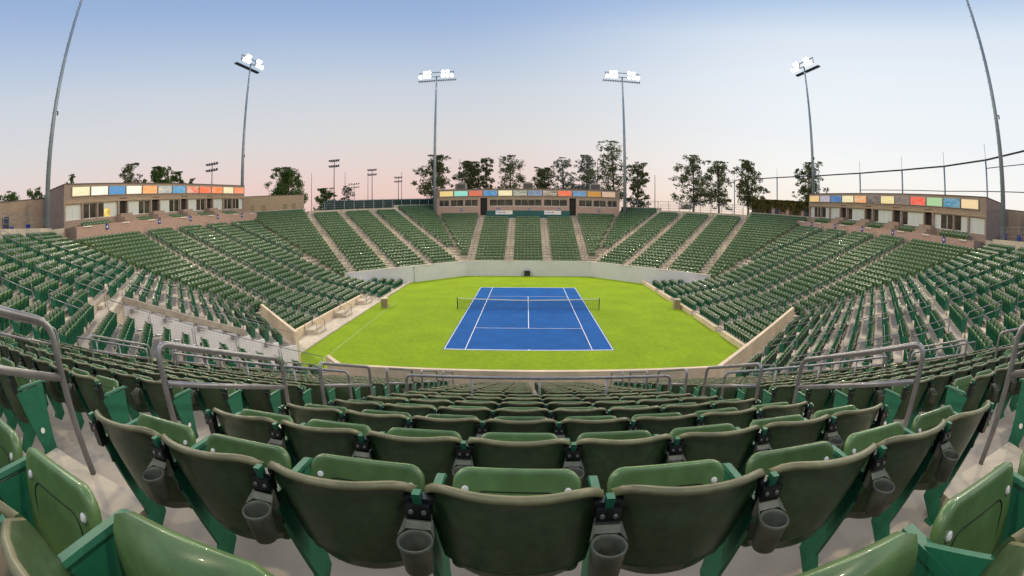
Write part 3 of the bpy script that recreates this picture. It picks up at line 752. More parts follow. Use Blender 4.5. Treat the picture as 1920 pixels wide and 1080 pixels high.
for side in ORDER:
    for ai, a in enumerate(sorted(AISLES[side])):
        ta, tb = tans(side)
        if side == 'near':
            loops = [(37.735+1.7, 37.735)]+[l for l in LOOPS if l[0] < 37 and l[1] > 22.5]
            lr = 'right' if a < 0 else 'left'; outer = abs(a) > 5
            for j, (r1, r0) in enumerate(loops):
                base = W(side, a, (r1+r0)/2, zline(side, (r1+r0)/2))
                e_ = empty('aisle_handrail', base, label='grey pipe handrail in the %s%s aisle of near stand, %s from photo bottom' % ('outer ' if outer else '', lr, ORD[j]), cat='handrail', group='pipe handrails in the near stand')
                fr, lo = rail_loop(side, a, r1, r0, 10, base=base); obj('rail_frame', fr, 'galvanised', parent=e_); obj('lower_bar', lo, 'galvanised', parent=e_)
        else:
            base = W(side, a, 30, zline(side, 30))
            e_ = None
            for j, (r1, r0) in enumerate(LOOPS+([(36.835-2.55*9, 36.835-2.55*9-1.6)] if side in ('left', 'right') else [])):
                top = 37.925-D*max(ktop(side, ai), ktop(side, ai+1))
                if r1 > top+.4 or r0 < (22.3 if side not in ('left', 'right') else 17.0): continue
                if not (-r0*ta+.3 < a < r0*tb-.3) or (side in ('left', 'right') and r0 < AW+.5 and abs(a) > chamfer_limit(r0)-.5): continue
                if side == 'near_left' and r0 < TUN[2]+.4 and a < 0: continue
                if e_ is None:
                    e_ = empty('aisle_handrail', base, label='run of thin grey aisle handrails in %s stand, %s aisle counted clockwise' % (SIDEWORD[side], ORD[ai]), cat='handrail', group='aisle handrails round the bowl')
                fr, lo = rail_loop(side, a, r1, r0, 5, .022, base=base)
                lf = obj('rail_frame', fr, 'galvanised', parent=e_); obj('lower_bar', lo, 'galvanised', parent=lf)
# rails across the near stand below the seventh row
secn = sections('near'); rx = 32.285; zx = zline('near', rx)
for si, (s0, s1) in enumerate(secn):
    u0 = max(s0-.12, -rx*tans('near')[0]+.5); u1 = min(s1+.12, rx*tans('near')[1]-.5)
    nm = ['right corner', 'right', 'middle', 'left', 'left corner'][si]
    e_ = empty('cross_rail', W('near', (u0+u1)/2, rx, zx), label='grey pipe guard rail across the %s block of near seats' % nm, cat='rail', group='guard rails across the near stand')
    b = np.array(e_.location); zt_ = 6.10
    p = [np.array(W('near', u, rx, z))-b for u, z in ((u0, 5.27), (u0, zt_), (u1, zt_), (u1, 5.27))]
    mb = MB(); mb.tube([p[0]]+bent(p[0], p[1], p[2], .1)+bent(p[1], p[2], p[3], .1)+[p[3]], .024, 10); obj('top_rail', mb, 'galvanised', parent=e_)
    npst = max(1, int(round((u1-u0)/1.12))-1)
    for q in range(npst):
        u = u0+(u1-u0)*(q+1)/(npst+1); m2 = MB(); m2.tube([np.array(W('near', u, rx, 5.27))-b, np.array(W('near', u, rx, zt_-.02))-b], .021, 8); obj('post', m2, 'galvanised', parent=e_)
# mesh guards along the tunnel edges
for u, lab in ((TUN[1], 'far'), (TUN[0], 'near')):
    e_ = empty('mesh_guard', W('near_left', u, 27, 0), label='thin wire mesh guard on the %s edge of the entrance tunnel' % lab, cat='railing', group='mesh guards at the tunnel'); b = np.array(e_.location)
    ra, rb = AW+.2, TUN[2]; fr = MB(); ms = MB()
    zf = lambda r: zline('near_left', r)+.1
    for q in range(6):
        r_ = ra+(rb-ra)*q/5; fr.tube([np.array(W('near_left', u, r_, zf(r_)))-b, np.array(W('near_left', u, r_, zf(r_)+1.05))-b], .02, 6)
    for h in (.12, 1.05): fr.tube([np.array(W('near_left', u, ra, zf(ra)+h))-b, np.array(W('near_left', u, rb, zf(rb)+h))-b], .02, 6)
    obj('guard_frame', fr, 'galvanised', parent=e_)
    n_, t_ = axes('near_left')
    for q in range(int((rb-ra)/.15)):
        r_ = ra+q*.15; ms.add([np.array(W('near_left', u, r_+dr, zf(r_)+h))-b for dr, h in ((-.0025, .12), (.0025, .12), (.0025, 1.05), (-.0025, 1.05))], [(0,1,2,3)])
    for q in range(1, 7):
        h = .12+q*.13; ms.add([np.array(W('near_left', u+.002, r_, zf(r_)+h+dh))-b for r_, dh in ((ra, -.0025), (rb, -.0025), (rb, .0025), (ra, .0025))], [(0,1,2,3)])
    obj('wire_mesh', ms, 'galvanised', parent=e_)

# ------------------------------------------------------------------ top of the bowl: ledges, concourse, ground
GZ = 8.35
def ledge_wall(side, u0, u1, r, zt_, label):
    mb = MB(); v = [W(side, u, rr, z) for z in (7.0, zt_) for u, rr in ((u0, r), (u1, r), (u1, r+.35), (u0, r+.35))]
    mb.add(v, [(0,1,5,4), (1,2,6,5), (2,3,7,6), (3,0,4,7), (4,5,6,7)]); return obj('ledge_wall', mb, 'concrete_light', label=label, cat='wall')
def top_rail(side, u0, u1, r, z, label, nb=5):
    e_ = empty('concourse_railing', W(side, (u0+u1)/2, r, z), label=label, cat='railing', group='railings on the ledges'); b = np.array(e_.location); n = max(2, int(abs(u1-u0)/1.8))
    for h in (.35, .7, 1.05):
        mb = MB(); mb.tube([np.array(W(side, u0, r, z+h))-b, np.array(W(side, u1, r, z+h))-b], .02, 6); obj('rail_bar', mb, 'galvanised', parent=e_)
    for q in range(n+1):
        u = u0+(u1-u0)*q/n; mb = MB(); mb.tube([np.array(W(side, u, r, z))-b, np.array(W(side, u, r, z+1.05))-b], .022, 6); obj('post', mb, 'galvanised', parent=e_)
for side, w in (('far_left', 'far left'), ('far_right', 'far right')):
    secs = sections(side); ta, tb = tans(side)
    for si in range(5):
        k = ktop(side, si); r = rk(side, k)+.55; u0 = max(secs[si][0]-.6, -r*ta); u1 = min(secs[si][1]+.6, r*tb)
        nth = ORD[si]
        ledge_wall(side, u0, u1, r, zk(side, k)+(.30 if k == -4 else .12), 'cream ledge behind top seats of %s corner stand, %s section clockwise' % (w, nth))
    u0, u1 = secs[1][0], secs[3][1]; r = rk(side, -4)+.75
    top_rail(side, u0, u1, r, zk(side, -4)+.30, 'grey railing with thin posts on the %s corner ledge' % w)
for side, k, w in (('near_left', -5, 'left'), ('near_right', -4, 'right')):
    r = rk(side, k)+.6; ta, tb = tans(side)
    ledge_wall(side, -r*ta, r*tb, r, zk(side, k)+.42, 'pale concrete ledge above the near %s corner seats' % w)
    top_rail(side, -r*ta+1, r*tb-.5, r+.2, zk(side, k)+.42, 'grey pipe railing on the ledge above near %s corner seats' % w)
# ground outside as one sheet
mb = MB(); inner = [W(s, sg*44.2*t, 44.2, GZ) for s in ORDER for sg, t in ((-1, tans(s)[0]), (1, tans(s)[1]))]
NR = len(inner); outer_ = []
for x, y, z in inner:
    d = np.array([x, y-CY]); d = d/np.linalg.norm(d)*4000; outer_.append((d[0], d[1]+CY, GZ))
mb.add(inner+outer_, [(i, (i+1) % NR, NR+(i+1) % NR, NR+i) for i in range(NR)]); mb.f = [tuple(reversed(f)) for f in mb.f]
obj('ground', mb, 'ground_dirt', kind='structure')

# ------------------------------------------------------------------ buildings
def sgn_box(mb, sx, xa, xb, y0, y1, z0, z1, mi=0):
    x0, x1 = sorted((sx*xa, sx*xb)); mb.box(x0, x1, y0, y1, z0, z1, mi)
C_ = lin
LEFT_P = [(235,230,190),(255,250,235),(40,140,210),(255,248,232),(255,150,60),(150,165,180),(45,150,205),(255,95,40),(255,110,40),(255,125,45),(245,235,190),(250,130,60)]
RIGHT_P = [(235,205,150),(40,140,180),(160,205,150),(255,70,10),(105,88,80),(250,230,140),(90,75,70),(255,150,25),(255,240,195),(45,120,190),(190,180,195),(245,200,120)]
CENT_P = [(240,205,120),(130,215,200),(235,110,70),(20,135,200),(250,235,190),(130,145,135),(110,130,170),(110,95,85),(250,100,20),(80,140,190),(215,150,40),(210,170,140)]
CN = ['cream','white','blue','white','orange','grey and yellow','blue','red orange','orange','orange','cream dotted','orange']
def panel(parent, name, c, i, mk):
    base = C_(*c); bright = sum(base)/3
    c2 = tuple(min(1, b*.75+.22) for b in base) if bright < .6 else tuple(b*.82 for b in base)
    if i in (5, 7): c2 = C_(215, 205, 190)
    if i == 10 or i == 2: c2 = tuple(b*.75+.1 for b in base)
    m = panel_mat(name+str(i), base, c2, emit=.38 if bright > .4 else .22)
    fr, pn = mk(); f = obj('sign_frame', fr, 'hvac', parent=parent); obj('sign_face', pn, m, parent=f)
def window(parent, mk, panes):
    f = obj('window', mk, 'frame_white', parent=parent)
    for mb, m in panes: obj('pane', mb, m, parent=f)
def side_suite(sx):
    dz = 0 if sx < 0 else -.88; lr = 'left' if sx < 0 else 'right'
    b = empty('suite_building', (sx*45, 12, GZ+dz), label='brown block suite building with coloured sign panels above the %s stand' % lr, cat='building'); off = np.array(b.location)
    def part(name, fn, m, parent=None):
        mb = MB(); fn(mb); mb.v = [(p[0]-off[0], p[1]-off[1], p[2]+dz-off[2]) for p in mb.v]; return obj(name, mb, m, parent=parent or b)
    F0, SILL, HEAD, LINT, ROOF = 9.75, 10.95, 12.42, 12.82, 14.42
    Y0, Y1 = -4.4, 30.3; X = 43.0
    rec = [(4.08, 5.34), (9.64, 10.98), (15.23, 16.55), (20.83, 22.11)]
    part('back_block', lambda mb: sgn_box(mb, sx, X+.6, X+5.3, Y0, Y1, GZ-.5-dz, ROOF-.02), 'block_brown')
    part('fascia', lambda mb: sgn_box(mb, sx, X, X+.6, Y0, Y1, LINT, ROOF-.02), 'block_brown')
    part('coping', lambda mb: sgn_box(mb, sx, X-.06, X+5.36, Y0-.06, Y1+.06, ROOF-.019, ROOF+.06), 'roof_dark')
    part('string_course', lambda mb: sgn_box(mb, sx, X-.03, X-.001, Y0, Y1, 12.50, 12.74), 'block_tan')
    bays = [(Y0, rec[0][0]), (rec[0][1], rec[1][0]), (rec[1][1], rec[2][0]), (rec[2][1], rec[3][0]), (rec[3][1], Y1)]
    for (r0, r1) in rec:
        part('recess', lambda mb: sgn_box(mb, sx, X+.50, X+.598, r0, r1, F0-1, LINT), 'doorway_dark')
    for bi, (b0, b1) in enumerate(bays):
        if b1-b0 > 6: ops = [(b0+.25, b0+2.6), (b0+2.85, b0+4.9), (b0+5.1, b1-.3)]
        else: ops = [(b0+.2, b1-.3)]
        edges = [b0]+[e for o in ops for e in o]+[b1]
        for q in range(0, len(edges), 2):
            part('pier', lambda mb: sgn_box(mb, sx, X, X+.6, edges[q], edges[q+1], F0-1.5, LINT), 'block_brown')
        for oi, (o0, o1) in enumerate(ops):
            part('sill_wall', lambda mb: sgn_box(mb, sx, X+.001, X+.6, o0, o1, F0-1.5, SILL-.05), 'block_brown')
            part('head_wall', lambda mb: sgn_box(mb, sx, X+.001, X+.6, o0, o1, HEAD+.05, LINT), 'block_tan')
            XW = X+.28
            def fr(mb):
                nb = max(2, int(round((o1-o0)/1.05)))
                for z in (SILL-.05, HEAD-.02): sgn_box(mb, sx, XW-.05, XW+.05, o0, o1, z, z+.07)
                for j in range(nb+1):
                    y = o0+(o1-o0)*j/nb; sgn_box(mb, sx, XW-.048, XW+.048, max(o0, y-.035), min(o1, y+.035), SILL+.02, HEAD-.02)
            w = part('window', fr, 'frame_white'); nb = max(2, int(round((o1-o0)/1.05)))
            for j in range(nb):
                y0_, y1_ = o0+(o1-o0)*j/nb+.036, o0+(o1-o0)*(j+1)/nb-.036
                pick = (bi*7+oi*3+j*5+(0 if sx < 0 else 2)) % 7
                m = {0: 'blind', 1: 'glass', 2: 'blind', 3: 'glass', 4: 'lit_room', 5: 'blind', 6: 'glass'}[pick]
                if sx > 0 and m == 'lit_room': m = 'blind' if bi != 2 else m
                if m == 'lit_room' and sx < 0 and bi > 2: m = 'glass'
                def pf(mb): sgn_box(mb, sx, XW-.012, XW+.012, y0_, y1_, SILL+.021, HEAD-.021)
                part('pane', pf, m, parent=w)
                if m == 'lit_room': part('half_blind', lambda mb: sgn_box(mb, sx, XW-.022, XW-.014, y0_, y1_, HEAD-.62, HEAD-.022), 'blind', parent=w)
    cols = LEFT_P if sx < 0 else RIGHT_P; pitch = (30.0+3.4)/12
    for i in range(12):
        y0_ = -3.4+i*pitch+.06; y1_ = y0_+pitch-.14
        def mk():
            a, c = MB(), MB(); sgn_box(a, sx, X-.16, X-.002, y0_, y1_, 13.16, 14.16); sgn_box(c, sx, X-.185, X-.161, y0_+.07, y1_-.07, 13.23, 14.09)
            for q in (a, c): q.v = [(p[0]-off[0], p[1]-off[1], p[2]+dz-off[2]) for p in q.v]
            return a, c
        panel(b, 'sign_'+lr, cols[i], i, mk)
    # balcony in front
    e_ = empty('balcony', (sx*41, 12, GZ), label='pink block balcony wall in front of the %s suites' % lr, cat='balcony'); o2 = np.array(e_.location)
    def bp(name, fn, m):
        mb = MB(); fn(mb); mb.v = [(p[0]-o2[0], p[1]-o2[1], p[2]+dz-o2[2]) for p in mb.v]; return obj(name, mb, m, parent=e_)
    bp('front_wall', lambda mb: sgn_box(mb, sx, 40.35, 40.6, Y0+.3, Y1-.2, 7.5, 10.12), 'block_pink')
    bp('end_wall', lambda mb: sgn_box(mb, sx, 40.601, 42.99, Y0+.3, Y0+.55, 7.5, 10.2), 'block_brown')
    bp('end_wall', lambda mb: sgn_box(mb, sx, 40.601, 42.99, Y1-.45, Y1-.2, 7.5, 10.2), 'block_brown')
    bp('deck', lambda mb: sgn_box(mb, sx, 40.601, 42.99, Y0+.56, Y1-.46, 9.0, 9.35), 'concrete')
    for (r0, r1) in rec:
        def st(mb):
            sgn_box(mb, sx, 40.605, 41.2, r0-.5, r1+.1, 9.351, 10.3); sgn_box(mb, sx, 41.201, 42.0, r0-.5, r1+.1, 9.351, 10.7); sgn_box(mb, sx, 42.001, 42.98, r0-.5, r1+.1, 9.351, 11.1)
        bp('stepped_divider', st, 'block_brown')
    for q, y in enumerate((-2.6, 3.0, 7.2, 13.0, 18.6, 24.2, 28.5)):
        bp('light_bar', lambda mb: sgn_box(mb, sx, 40.2, 40.345, y-.55, y+.55, 9.98, 10.09), 'light_bar')
    for q, y in enumerate((.2, 8.6, 14.4, 20.2, 26.0)):
        sp = bp('block_sign', lambda mb: sgn_box(mb, sx, 40.30, 40.345, y-.2, y+.2, 9.52, 10.10), 'sign_blue')
        m2 = MB(); sgn_box(m2, sx, 40.29, 40.299, y-.09, y+.09, 9.72, 9.90); m2.v = [(p[0]-o2[0], p[1]-o2[1], p[2]+dz-o2[2]) for p in m2.v]; obj('sign_mark', m2, 'sign_white', parent=sp)
side_suite(-1); side_suite(1)

# press building behind the far baseline
YF = 52.3
pb = empty('press_building', (0, 55, GZ), label='long low press building with windows and coloured signs behind far stand', cat='building'); off = np.array((0, 55, GZ))
def pp(name, bxs, m, parent=None):
    mb = MB()
    for bx in bxs: mb.box(*bx)
    mb.v = [(p[0]-off[0], p[1]-off[1], p[2]-off[2]) for p in mb.v]; return obj(name, mb, m, parent=parent or pb)
pp('back_block', [(-16.6, 16.6, YF+.5, YF+6, GZ-.4, 12.85)], 'block_brown')
pp('coping', [(-16.7, 16.7, YF-.05, YF+6.05, 12.851, 12.98)], 'roof_dark')
pp('fascia', [(-16.6, 16.6, YF, YF+.499, 11.30, 12.85)], 'block_brown')
wins = [(-16.0,-14.1),(-13.9,-11.5),(-11.3,-8.85),(-6.85,-2.6),(-2.35,2.5),(2.85,7.1),(9.15,11.6),(11.8,14.15),(14.35,16.2)]
gates = [(-8.45, -7.2), (7.45, 8.65)]
ed = sorted([e for w in wins+gates for e in w]); ed = [-16.6]+ed+[16.6]
for q in range(0, len(ed), 2): pp('pier', [(ed[q], ed[q+1], YF, YF+.499, GZ-.4, 11.299)], 'block_pink')
for g0, g1 in gates:
    pp('gateway', [(g0, g1, YF+.42, YF+.498, GZ-.4, 11.299)], 'doorway_dark')
for wi, (a, b_) in enumerate(wins):
    pp('parapet', [(a, b_, YF+.001, YF+.499, GZ-.4, 9.80)], 'block_pink'); pp('head_wall', [(a, b_, YF+.001, YF+.499, 11.08, 11.299)], 'block_tan')
    nb = max(2, int(round((b_-a)/1.25))); fb = [(a, b_, YF+.10, YF+.2, 9.801, 9.88), (a, b_, YF+.10, YF+.2, 11.0, 11.079)]
    for j in range(nb+1):
        x = a+(b_-a)*j/nb; hw_ = .06 if j in (0, nb) else .018; fb.append((max(a, x-hw_), min(b_, x+hw_), YF+.103, YF+.197, 9.881, 10.999))
    w = pp('window', fb, 'frame_white')
    for j in range(nb):
        pp('pane', [(a+(b_-a)*j/nb+(.061 if j == 0 else .019), a+(b_-a)*(j+1)/nb-(.061 if j == nb-1 else .019), YF+.14, YF+.16, 9.882, 10.998)], ['glass', 'glass', 'lit_room' if wi in (4, 5) and j == 1 else 'glass'][j % 3], parent=w)
for i in range(12):
    x0 = -15.85+i*2.65; 
    def mk():
        a, c = MB(), MB(); a.box(x0, x0+2.54, YF-.15, YF-.002, 11.62, 12.66); c.box(x0+.07, x0+2.47, YF-.172, YF-.151, 11.69, 12.59)
        for q in (a, c): q.v = [(p[0]-off[0], p[1]-off[1], p[2]-off[2]) for p in q.v]
        return a, c
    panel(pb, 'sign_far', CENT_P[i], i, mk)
for x in (-12.4, 0.07, 12.6):
    u = pp('roof_unit', [(x-.95, x+.95, 55.2, 56.8, 12.98, 14.2)], 'hvac')
    pp('grille', [(x-.8, x+.8, 55.17, 55.198, 13.2, 14.05)], 'roof_dark', parent=u); pp('fan_hood', [(x-.5, x+.5, 55.5, 56.5, 14.201, 14.4)], 'hvac', parent=u)
for i, x in enumerate((-11.9, -5.2, .3, 5.6, 12.8)):
    sp = pp('block_sign', [(x-.22, x+.22, YF-.04, YF-.001, 9.0, 9.45)], 'sign_blue'); pp('sign_mark', [(x-.1, x+.1, YF-.05, YF-.041, 9.15, 9.32)], 'sign_white', parent=sp)
# teal wall with two banners behind the middle far seats
mb = MB(); mb.box(-7.2, 7.4, 50.62, 50.8, 7.0, 9.02); obj('teal_wall', mb, 'teal_paint', label='dark teal wall behind top row of the middle far seats', cat='wall')
for x, w in ((-4.12, 'left'), (4.35, 'right')):
    e_ = empty('banner', (x, 50.6, 8.68), label='white banner with blue and orange lettering on teal wall, %s of two' % w, cat='banner', group='banners on the teal wall')
    mb = MB(); mb.box(-1.48, 1.48, -.03, .015, -.33, .33); obj('sheet', mb, 'sign_white', parent=e_)
    rot = Matrix.Rotation(R(90), 4, 'X')
    text_mesh('STUBHUB', .40, 'text_blue', e_, Matrix.Translation((-.70, -.036, 0)) @ rot)
    text_mesh('CENTER', .40, 'text_orange', e_, Matrix.Translation((.78, -.036, 0)) @ rot)
    mb = MB(); mb.box(.09, .13, -.038, -.031, -.24, .24); obj('divider', mb, 'text_blue', parent=e_)

# block annexes beside the suites
def wall_between(name, p0, p1, th, z0, z1, m, label, doors=(), ivy=False, dm='door_brown'):
    p0, p1 = np.array(p0, float), np.array(p1, float); L = np.linalg.norm(p1-p0); a = math.atan2(*(p1-p0)[::-1])
    e_ = empty(name, (p0[0], p0[1], z0), a, label=label, cat='building')
    mb = MB(); mb.box(0, L, 0, th, 0, z1-z0); obj('wall', mb, m, parent=e_)
    mb = MB(); mb.box(-.05, L+.05, -.05, th+.05, z1-z0+.001, z1-z0+.1); obj('coping', mb, 'roof_dark', parent=e_)
    for d0, d1, dt in doors:
        mb = MB(); mb.box(d0, d1, -.03, -.002, .3, dt); dd = obj('door', mb, dm, parent=e_)
        mb = MB(); mb.box(d0+.08, d0+.14, -.06, -.031, 1.5, 1.6); obj('handle', mb, 'galvanised', parent=dd)
    if ivy:
        mb = MB(); n = 7000; 
        for _ in range(n):
            x = random.uniform(0, L); z = (z1-z0)+.2-abs(random.gauss(0, 1.1 if math.sin(x*.9)+math.sin(x*2.3) > -.3 else .55)); y = -random.uniform(.01, .18)
            c = np.array([x, y, z]); s = random.uniform(.08, .17); t = rng.normal(size=3); t /= np.linalg.norm(t); b2 = np.cross(t, rng.normal(size=3)); b2 /= np.linalg.norm(b2)
            mb.add([c-s*t, c+s*b2*.8, c+s*t, c-s*b2*.8], [(0,1,2,3)])
        obj('ivy', mb, 'ivy', parent=e_, kind='stuff')
    return e_
wall_between('annex', (-44.5, 30.6), (-37.6, 41.0), 5, GZ, 12.75, 'block_tan', 'tan block annex with plain doors beyond the left suites', [(2.2, 2.9, 3.0), (4.1, 5.0, 3.0), (8.3, 9.1, 3.0), (10, 10.8, 3.0)])
wall_between('annex', (38.2, 41.4), (44.4, 30.6), 5, GZ, 12.2, 'block_pink', 'pink annex covered in green ivy beyond the right suites', [(.4, 1.6, 3.1), (3.2, 4.1, 3.1), (4.8, 5.6, 3.1), (8.6, 9.5, 3.1), (10.5, 11.4, 3.1)], ivy=True, dm='door_blue')
wall_between('block_house', (-50, -26), (-50, -3.5), 6, GZ, 13.9, 'block_tan', 'tan block building with dark doors above the near left corner', [(12.2, 13.1, 4.0), (15.6, 16.6, 4.1)], dm='door_blue')
wall_between('block_house', (50, -3.2), (50, -26), 6, GZ, 13.15, 'block_tan', 'tan block building past the suites above near right corner')
# table with blue shade and blue bins by the near corners
def bin_thing(x, y, z, lab):
    e_ = empty('litter_bin', (x, y, z), label=lab, cat='bin'); mb = MB(); mb.tube([(0,0,0), (0,0,.9)], [.27, .30], 14); obj('drum', mb, 'sign_blue', parent=e_)
    mb = MB(); mb.tube([(0,0,.901), (0,0,.98), (0,0,1.06)], [.31, .30, .12], 14); obj('lid', mb, 'sign_blue', parent=e_)
for i, (x, y) in enumerate(((-47.2, -7.6), (-47.5, -9.9), (-47.2, -12.4))): bin_thing(x, y, GZ+1.9, 'blue litter bin on the walkway above near left corner, %s from the light pole' % ORD[i])
for i, (x, y) in enumerate(((46.5, -5.4), (46.5, -7.6))): bin_thing(x, y, GZ+1.2, 'blue litter bin by the railing above near right corner, %s from the suites' % ORD[i])
for sx, zt_ in ((-1, GZ+1.9), (1, GZ+1.2)):
    mb = MB(); x0, x1 = sorted((sx*42.6, sx*50)); mb.box(x0, x1, -26, -4.6, GZ-.5, zt_); obj('upper_walkway', mb, 'concrete_light', kind='structure')

# ------------------------------------------------------------------ floodlight poles
def flood(x, y, h, zb, face, aim, label, power, tilt_w=3.3):
    d = np.array([aim[0]-x, aim[1]-y]); rz = math.atan2(face[1], face[0])-math.pi/2   # local +y looks at the court
    e_ = empty('floodlight_pole', (x, y, zb), rz, label=label, cat='floodlight', group='floodlight poles round the stadium')
    Hh = h-zb; mb = MB(); mb.tube([(0,0,0), (0,0,Hh*.5), (0,0,Hh)], [.33, .24, .13], 14); obj('mast', mb, 'pole_grey', parent=e_)
    ring = MB()
    for q in range(int(Hh/1.2)): ring.box(.25, .42, -.012, .012, q*1.2+.5, q*1.2+.53)
    obj('climbing_pegs', ring, 'dark_steel', parent=e_, kind='stuff')
    mb = MB(); mb.box(-.5, -.1, -.03, .03, Hh*.42, Hh*.42+.06); mb.tube([(-.45, 0, Hh*.42-.35), (-.45, 0, Hh*.42)], .09, 8); obj('camera_bracket', mb, 'dark_steel', parent=e_)
    # two cross bars with catwalk
    bar = MB()
    for z in (-.1, .75): bar.box(-tilt_w, tilt_w, .10, .22, Hh+z, Hh+z+.12)
    for x_ in (-tilt_w+.1, -1.1, 1.1, tilt_w-.1): bar.box(x_-.04, x_+.04, .11, .21, Hh+.02, Hh+.75)
    obj('crossbar', bar, 'pole_grey', parent=e_)
    cat = MB(); cat.box(-tilt_w-.3, tilt_w+.3, -.75, -.68, Hh-.62, Hh-.56)
    for q in range(22): cat.box(-tilt_w-.2+q*(2*tilt_w+.4)/21-.035, -tilt_w-.2+q*(2*tilt_w+.4)/21+.035, -1.05, -.4, Hh-.75, Hh-.45)
    obj('ballast_rack', cat, 'dark_steel', parent=e_, kind='stuff')
    pitch = math.atan2(Hh+zb, np.linalg.norm(d))
    ax = np.array([0, math.cos(pitch), -math.sin(pitch)])
    for z in (0.15, 1.0):
        for xx in (-2.9, -2.1, -1.3, 1.3, 2.1, 2.9):
            if z > .5 and abs(xx) > 2.8: continue
            c = np.array([xx, .30, Hh+z]); L = MB(); L.tube([c, c+ax*.18, c+ax*.40], [.10, .27, .33], 14, cap=False); hd = obj('lamp_head', L, 'galvanised', parent=e_)
            G = MB(); G.tube([c+ax*.32, c+ax*.405], [.29, .30], 14); obj('lens', G, 'lamp_glow', parent=hd)
    ld = bpy.data.lights.new('flood', 'SPOT'); ld.energy = power; ld.spot_size = R(100); ld.spot_blend = .6; ld.shadow_soft_size = .9; ld.color = (1.0, .86, .58)
    lo = bpy.data.objects.new('flood_lamp', ld); COL.objects.link(lo); lo.parent = e_
    loc = np.array([0, 1.25, Hh+.3]); lo.location = loc
    wd = Vector((d[0], d[1], -(Hh+zb))); wd.rotate(Matrix.Rotation(-rz, 3, 'Z')); lo.rotation_euler = wd.to_track_quat('-Z', 'Y').to_euler()
FL = 35500
flood(-43.2, -6.6, 39.0, GZ+.5, (1, 0), (-4, 8), 'tall grey floodlight pole at the left edge, rising out of frame', FL)
flood(43.2, -6.7, 39.0, GZ+.2, (-1, 0), (4, 8), 'tall grey floodlight pole at the right edge, rising out of frame', FL)
flood(-45.8, 33.4, 36.0, GZ, (1, 0), (-3, 10), 'lit floodlight pole behind the far end of the left suites', FL)
flood(46.0, 33.0, 35.6, GZ, (-1, 0), (3, 10), 'lit floodlight pole behind the far end of the right suites', FL)
flood(-16.7, 52.0, 34.6, GZ-.5, (0, -1), (-3, 14), 'lit floodlight pole at the left end of press building', FL)
flood(17.55, 52.0, 34.6, GZ-.5, (0, -1), (3, 14), 'lit floodlight pole at the right end of press building', FL)
# the same pair stands behind the near baseline, as the double symmetry of the ground and the light on the near seats show
for x in (-17.1, 17.1):
    flood(x, -28.4-10, 38.0, GZ, (0, 1), (x*.2, 2), 'floodlight pole behind the near stand, %s of the pair' % ('left' if x < 0 else 'right'), FL*.32)

# ------------------------------------------------------------------ beyond the stadium
def park_light(x, y, h, label, w=2.4):
    e_ = empty('field_light', (x, y, GZ), 0, label=label, cat='light pole', group='far unlit field lights'); Hh = h-GZ
    mb = MB(); mb.tube([(0,0,0), (0,0,Hh)], [.22, .12], 8); obj('mast', mb, 'dark_steel', parent=e_)
    for z in (Hh-.3, Hh-2.3):
        mb = MB(); mb.box(-w, w, -.12, .12, z, z+.2)
        for q in range(5): mb.box(-w+q*w/2-.25, -w+q*w/2+.25, -.5, .1, z+.2, z+.75)
        obj('lamp_bar', mb, 'dark_steel', parent=e_)
park_light(-99, 85.9, 28.5, 'far unlit field light standing above the left suites')
park_light(-67.5, 118.2, 28.7, 'far unlit field light, tallest behind the dark green fence', 1.8)
park_light(-64.9, 151.7, 27.9, 'far unlit field light in the middle above dark green fence', 1.8)
park_light(-62.7, 184.0, 26.8, 'small far field light nearest to the press building', 1.8)
park_light(-98.6, 213.7, 27.2, 'faintest far field light above the fence by a small tree', 3)
for i, (x, y, h, lab) in enumerate([(-60.9, 88, 21.6, 'thin bare pole above the annex end on the left'), (-51.9, 92.3, 21.3, 'thin bare pole beside the small tree on the left'), (-45.6, 94.8, 21.1, 'thin bare pole beside the middle far field light'),
        (-36.2, 97.9, 20.8, 'thin bare pole beside the smallest far field light'), (-15.1, 71.9, 20.7, 'thin bare pole over the left part of press building'), (15.7, 71.8, 20.8, 'thin bare pole over the right part of press building'), (26.9, 64.1, 17.1, 'thin bare pole between the far right trees')]):
    mb = MB(); mb.tube([(x, y, GZ), (x, y, h)], [.10, .05], 6); mb.disc((x, y, h), (0,0,1), .08, .1, 6); obj('flag_pole', mb, 'dark_steel', label=lab, cat='pole')
# dark windscreen fence far left, chain fence far right
def fence(p0, p1, z1, label, solid=True, n=12):
    p0, p1 = np.array(p0, float), np.array(p1, float); L = np.linalg.norm(p1-p0); a = math.atan2(*(p1-p0)[::-1])
    e_ = empty('fence', (p0[0], p0[1], GZ), a, label=label, cat='fence'); Hh = z1-GZ
    for q in range(n+1):
        mb = MB(); x = L*q/n; mb.tube([(x, 0, 0), (x, 0, Hh+.08)], .05, 6); obj('post', mb, 'pole_grey', parent=e_)
    mb = MB(); mb.tube([(0, 0, Hh), (L, 0, Hh)], .035, 6); obj('top_rail', mb, 'pole_grey', parent=e_)
    if solid:
        for q in range(n):
            mb = MB(); mb.box(L*q/n+.06, L*(q+1)/n-.06, -.012, .012, .05, Hh-.06); obj('screen_panel', mb, 'windscreen', parent=e_)
    else:
        mb = MB()
        for x in np.arange(0, L, .5): mb.add([(x-.008,0,.05),(x+.008,0,.05),(x+.008,0,Hh-.05),(x-.008,0,Hh-.05)], [(0,1,2,3)])
        for z in np.arange(.3, Hh, .5): mb.add([(0,.003,z-.008),(L,.003,z-.008),(L,.003,z+.008),(0,.003,z+.008)], [(0,1,2,3)])
        obj('wire_mesh', mb, 'pole_grey', parent=e_)
fence((-35.5, 45.0), (-17.6, 58.5), 11.55, 'dark green screened fence between the left annex and press building')
fence((17.8, 60), (39.5, 47), 11.4, 'thin wire fence on the right behind the far right stand', solid=False)
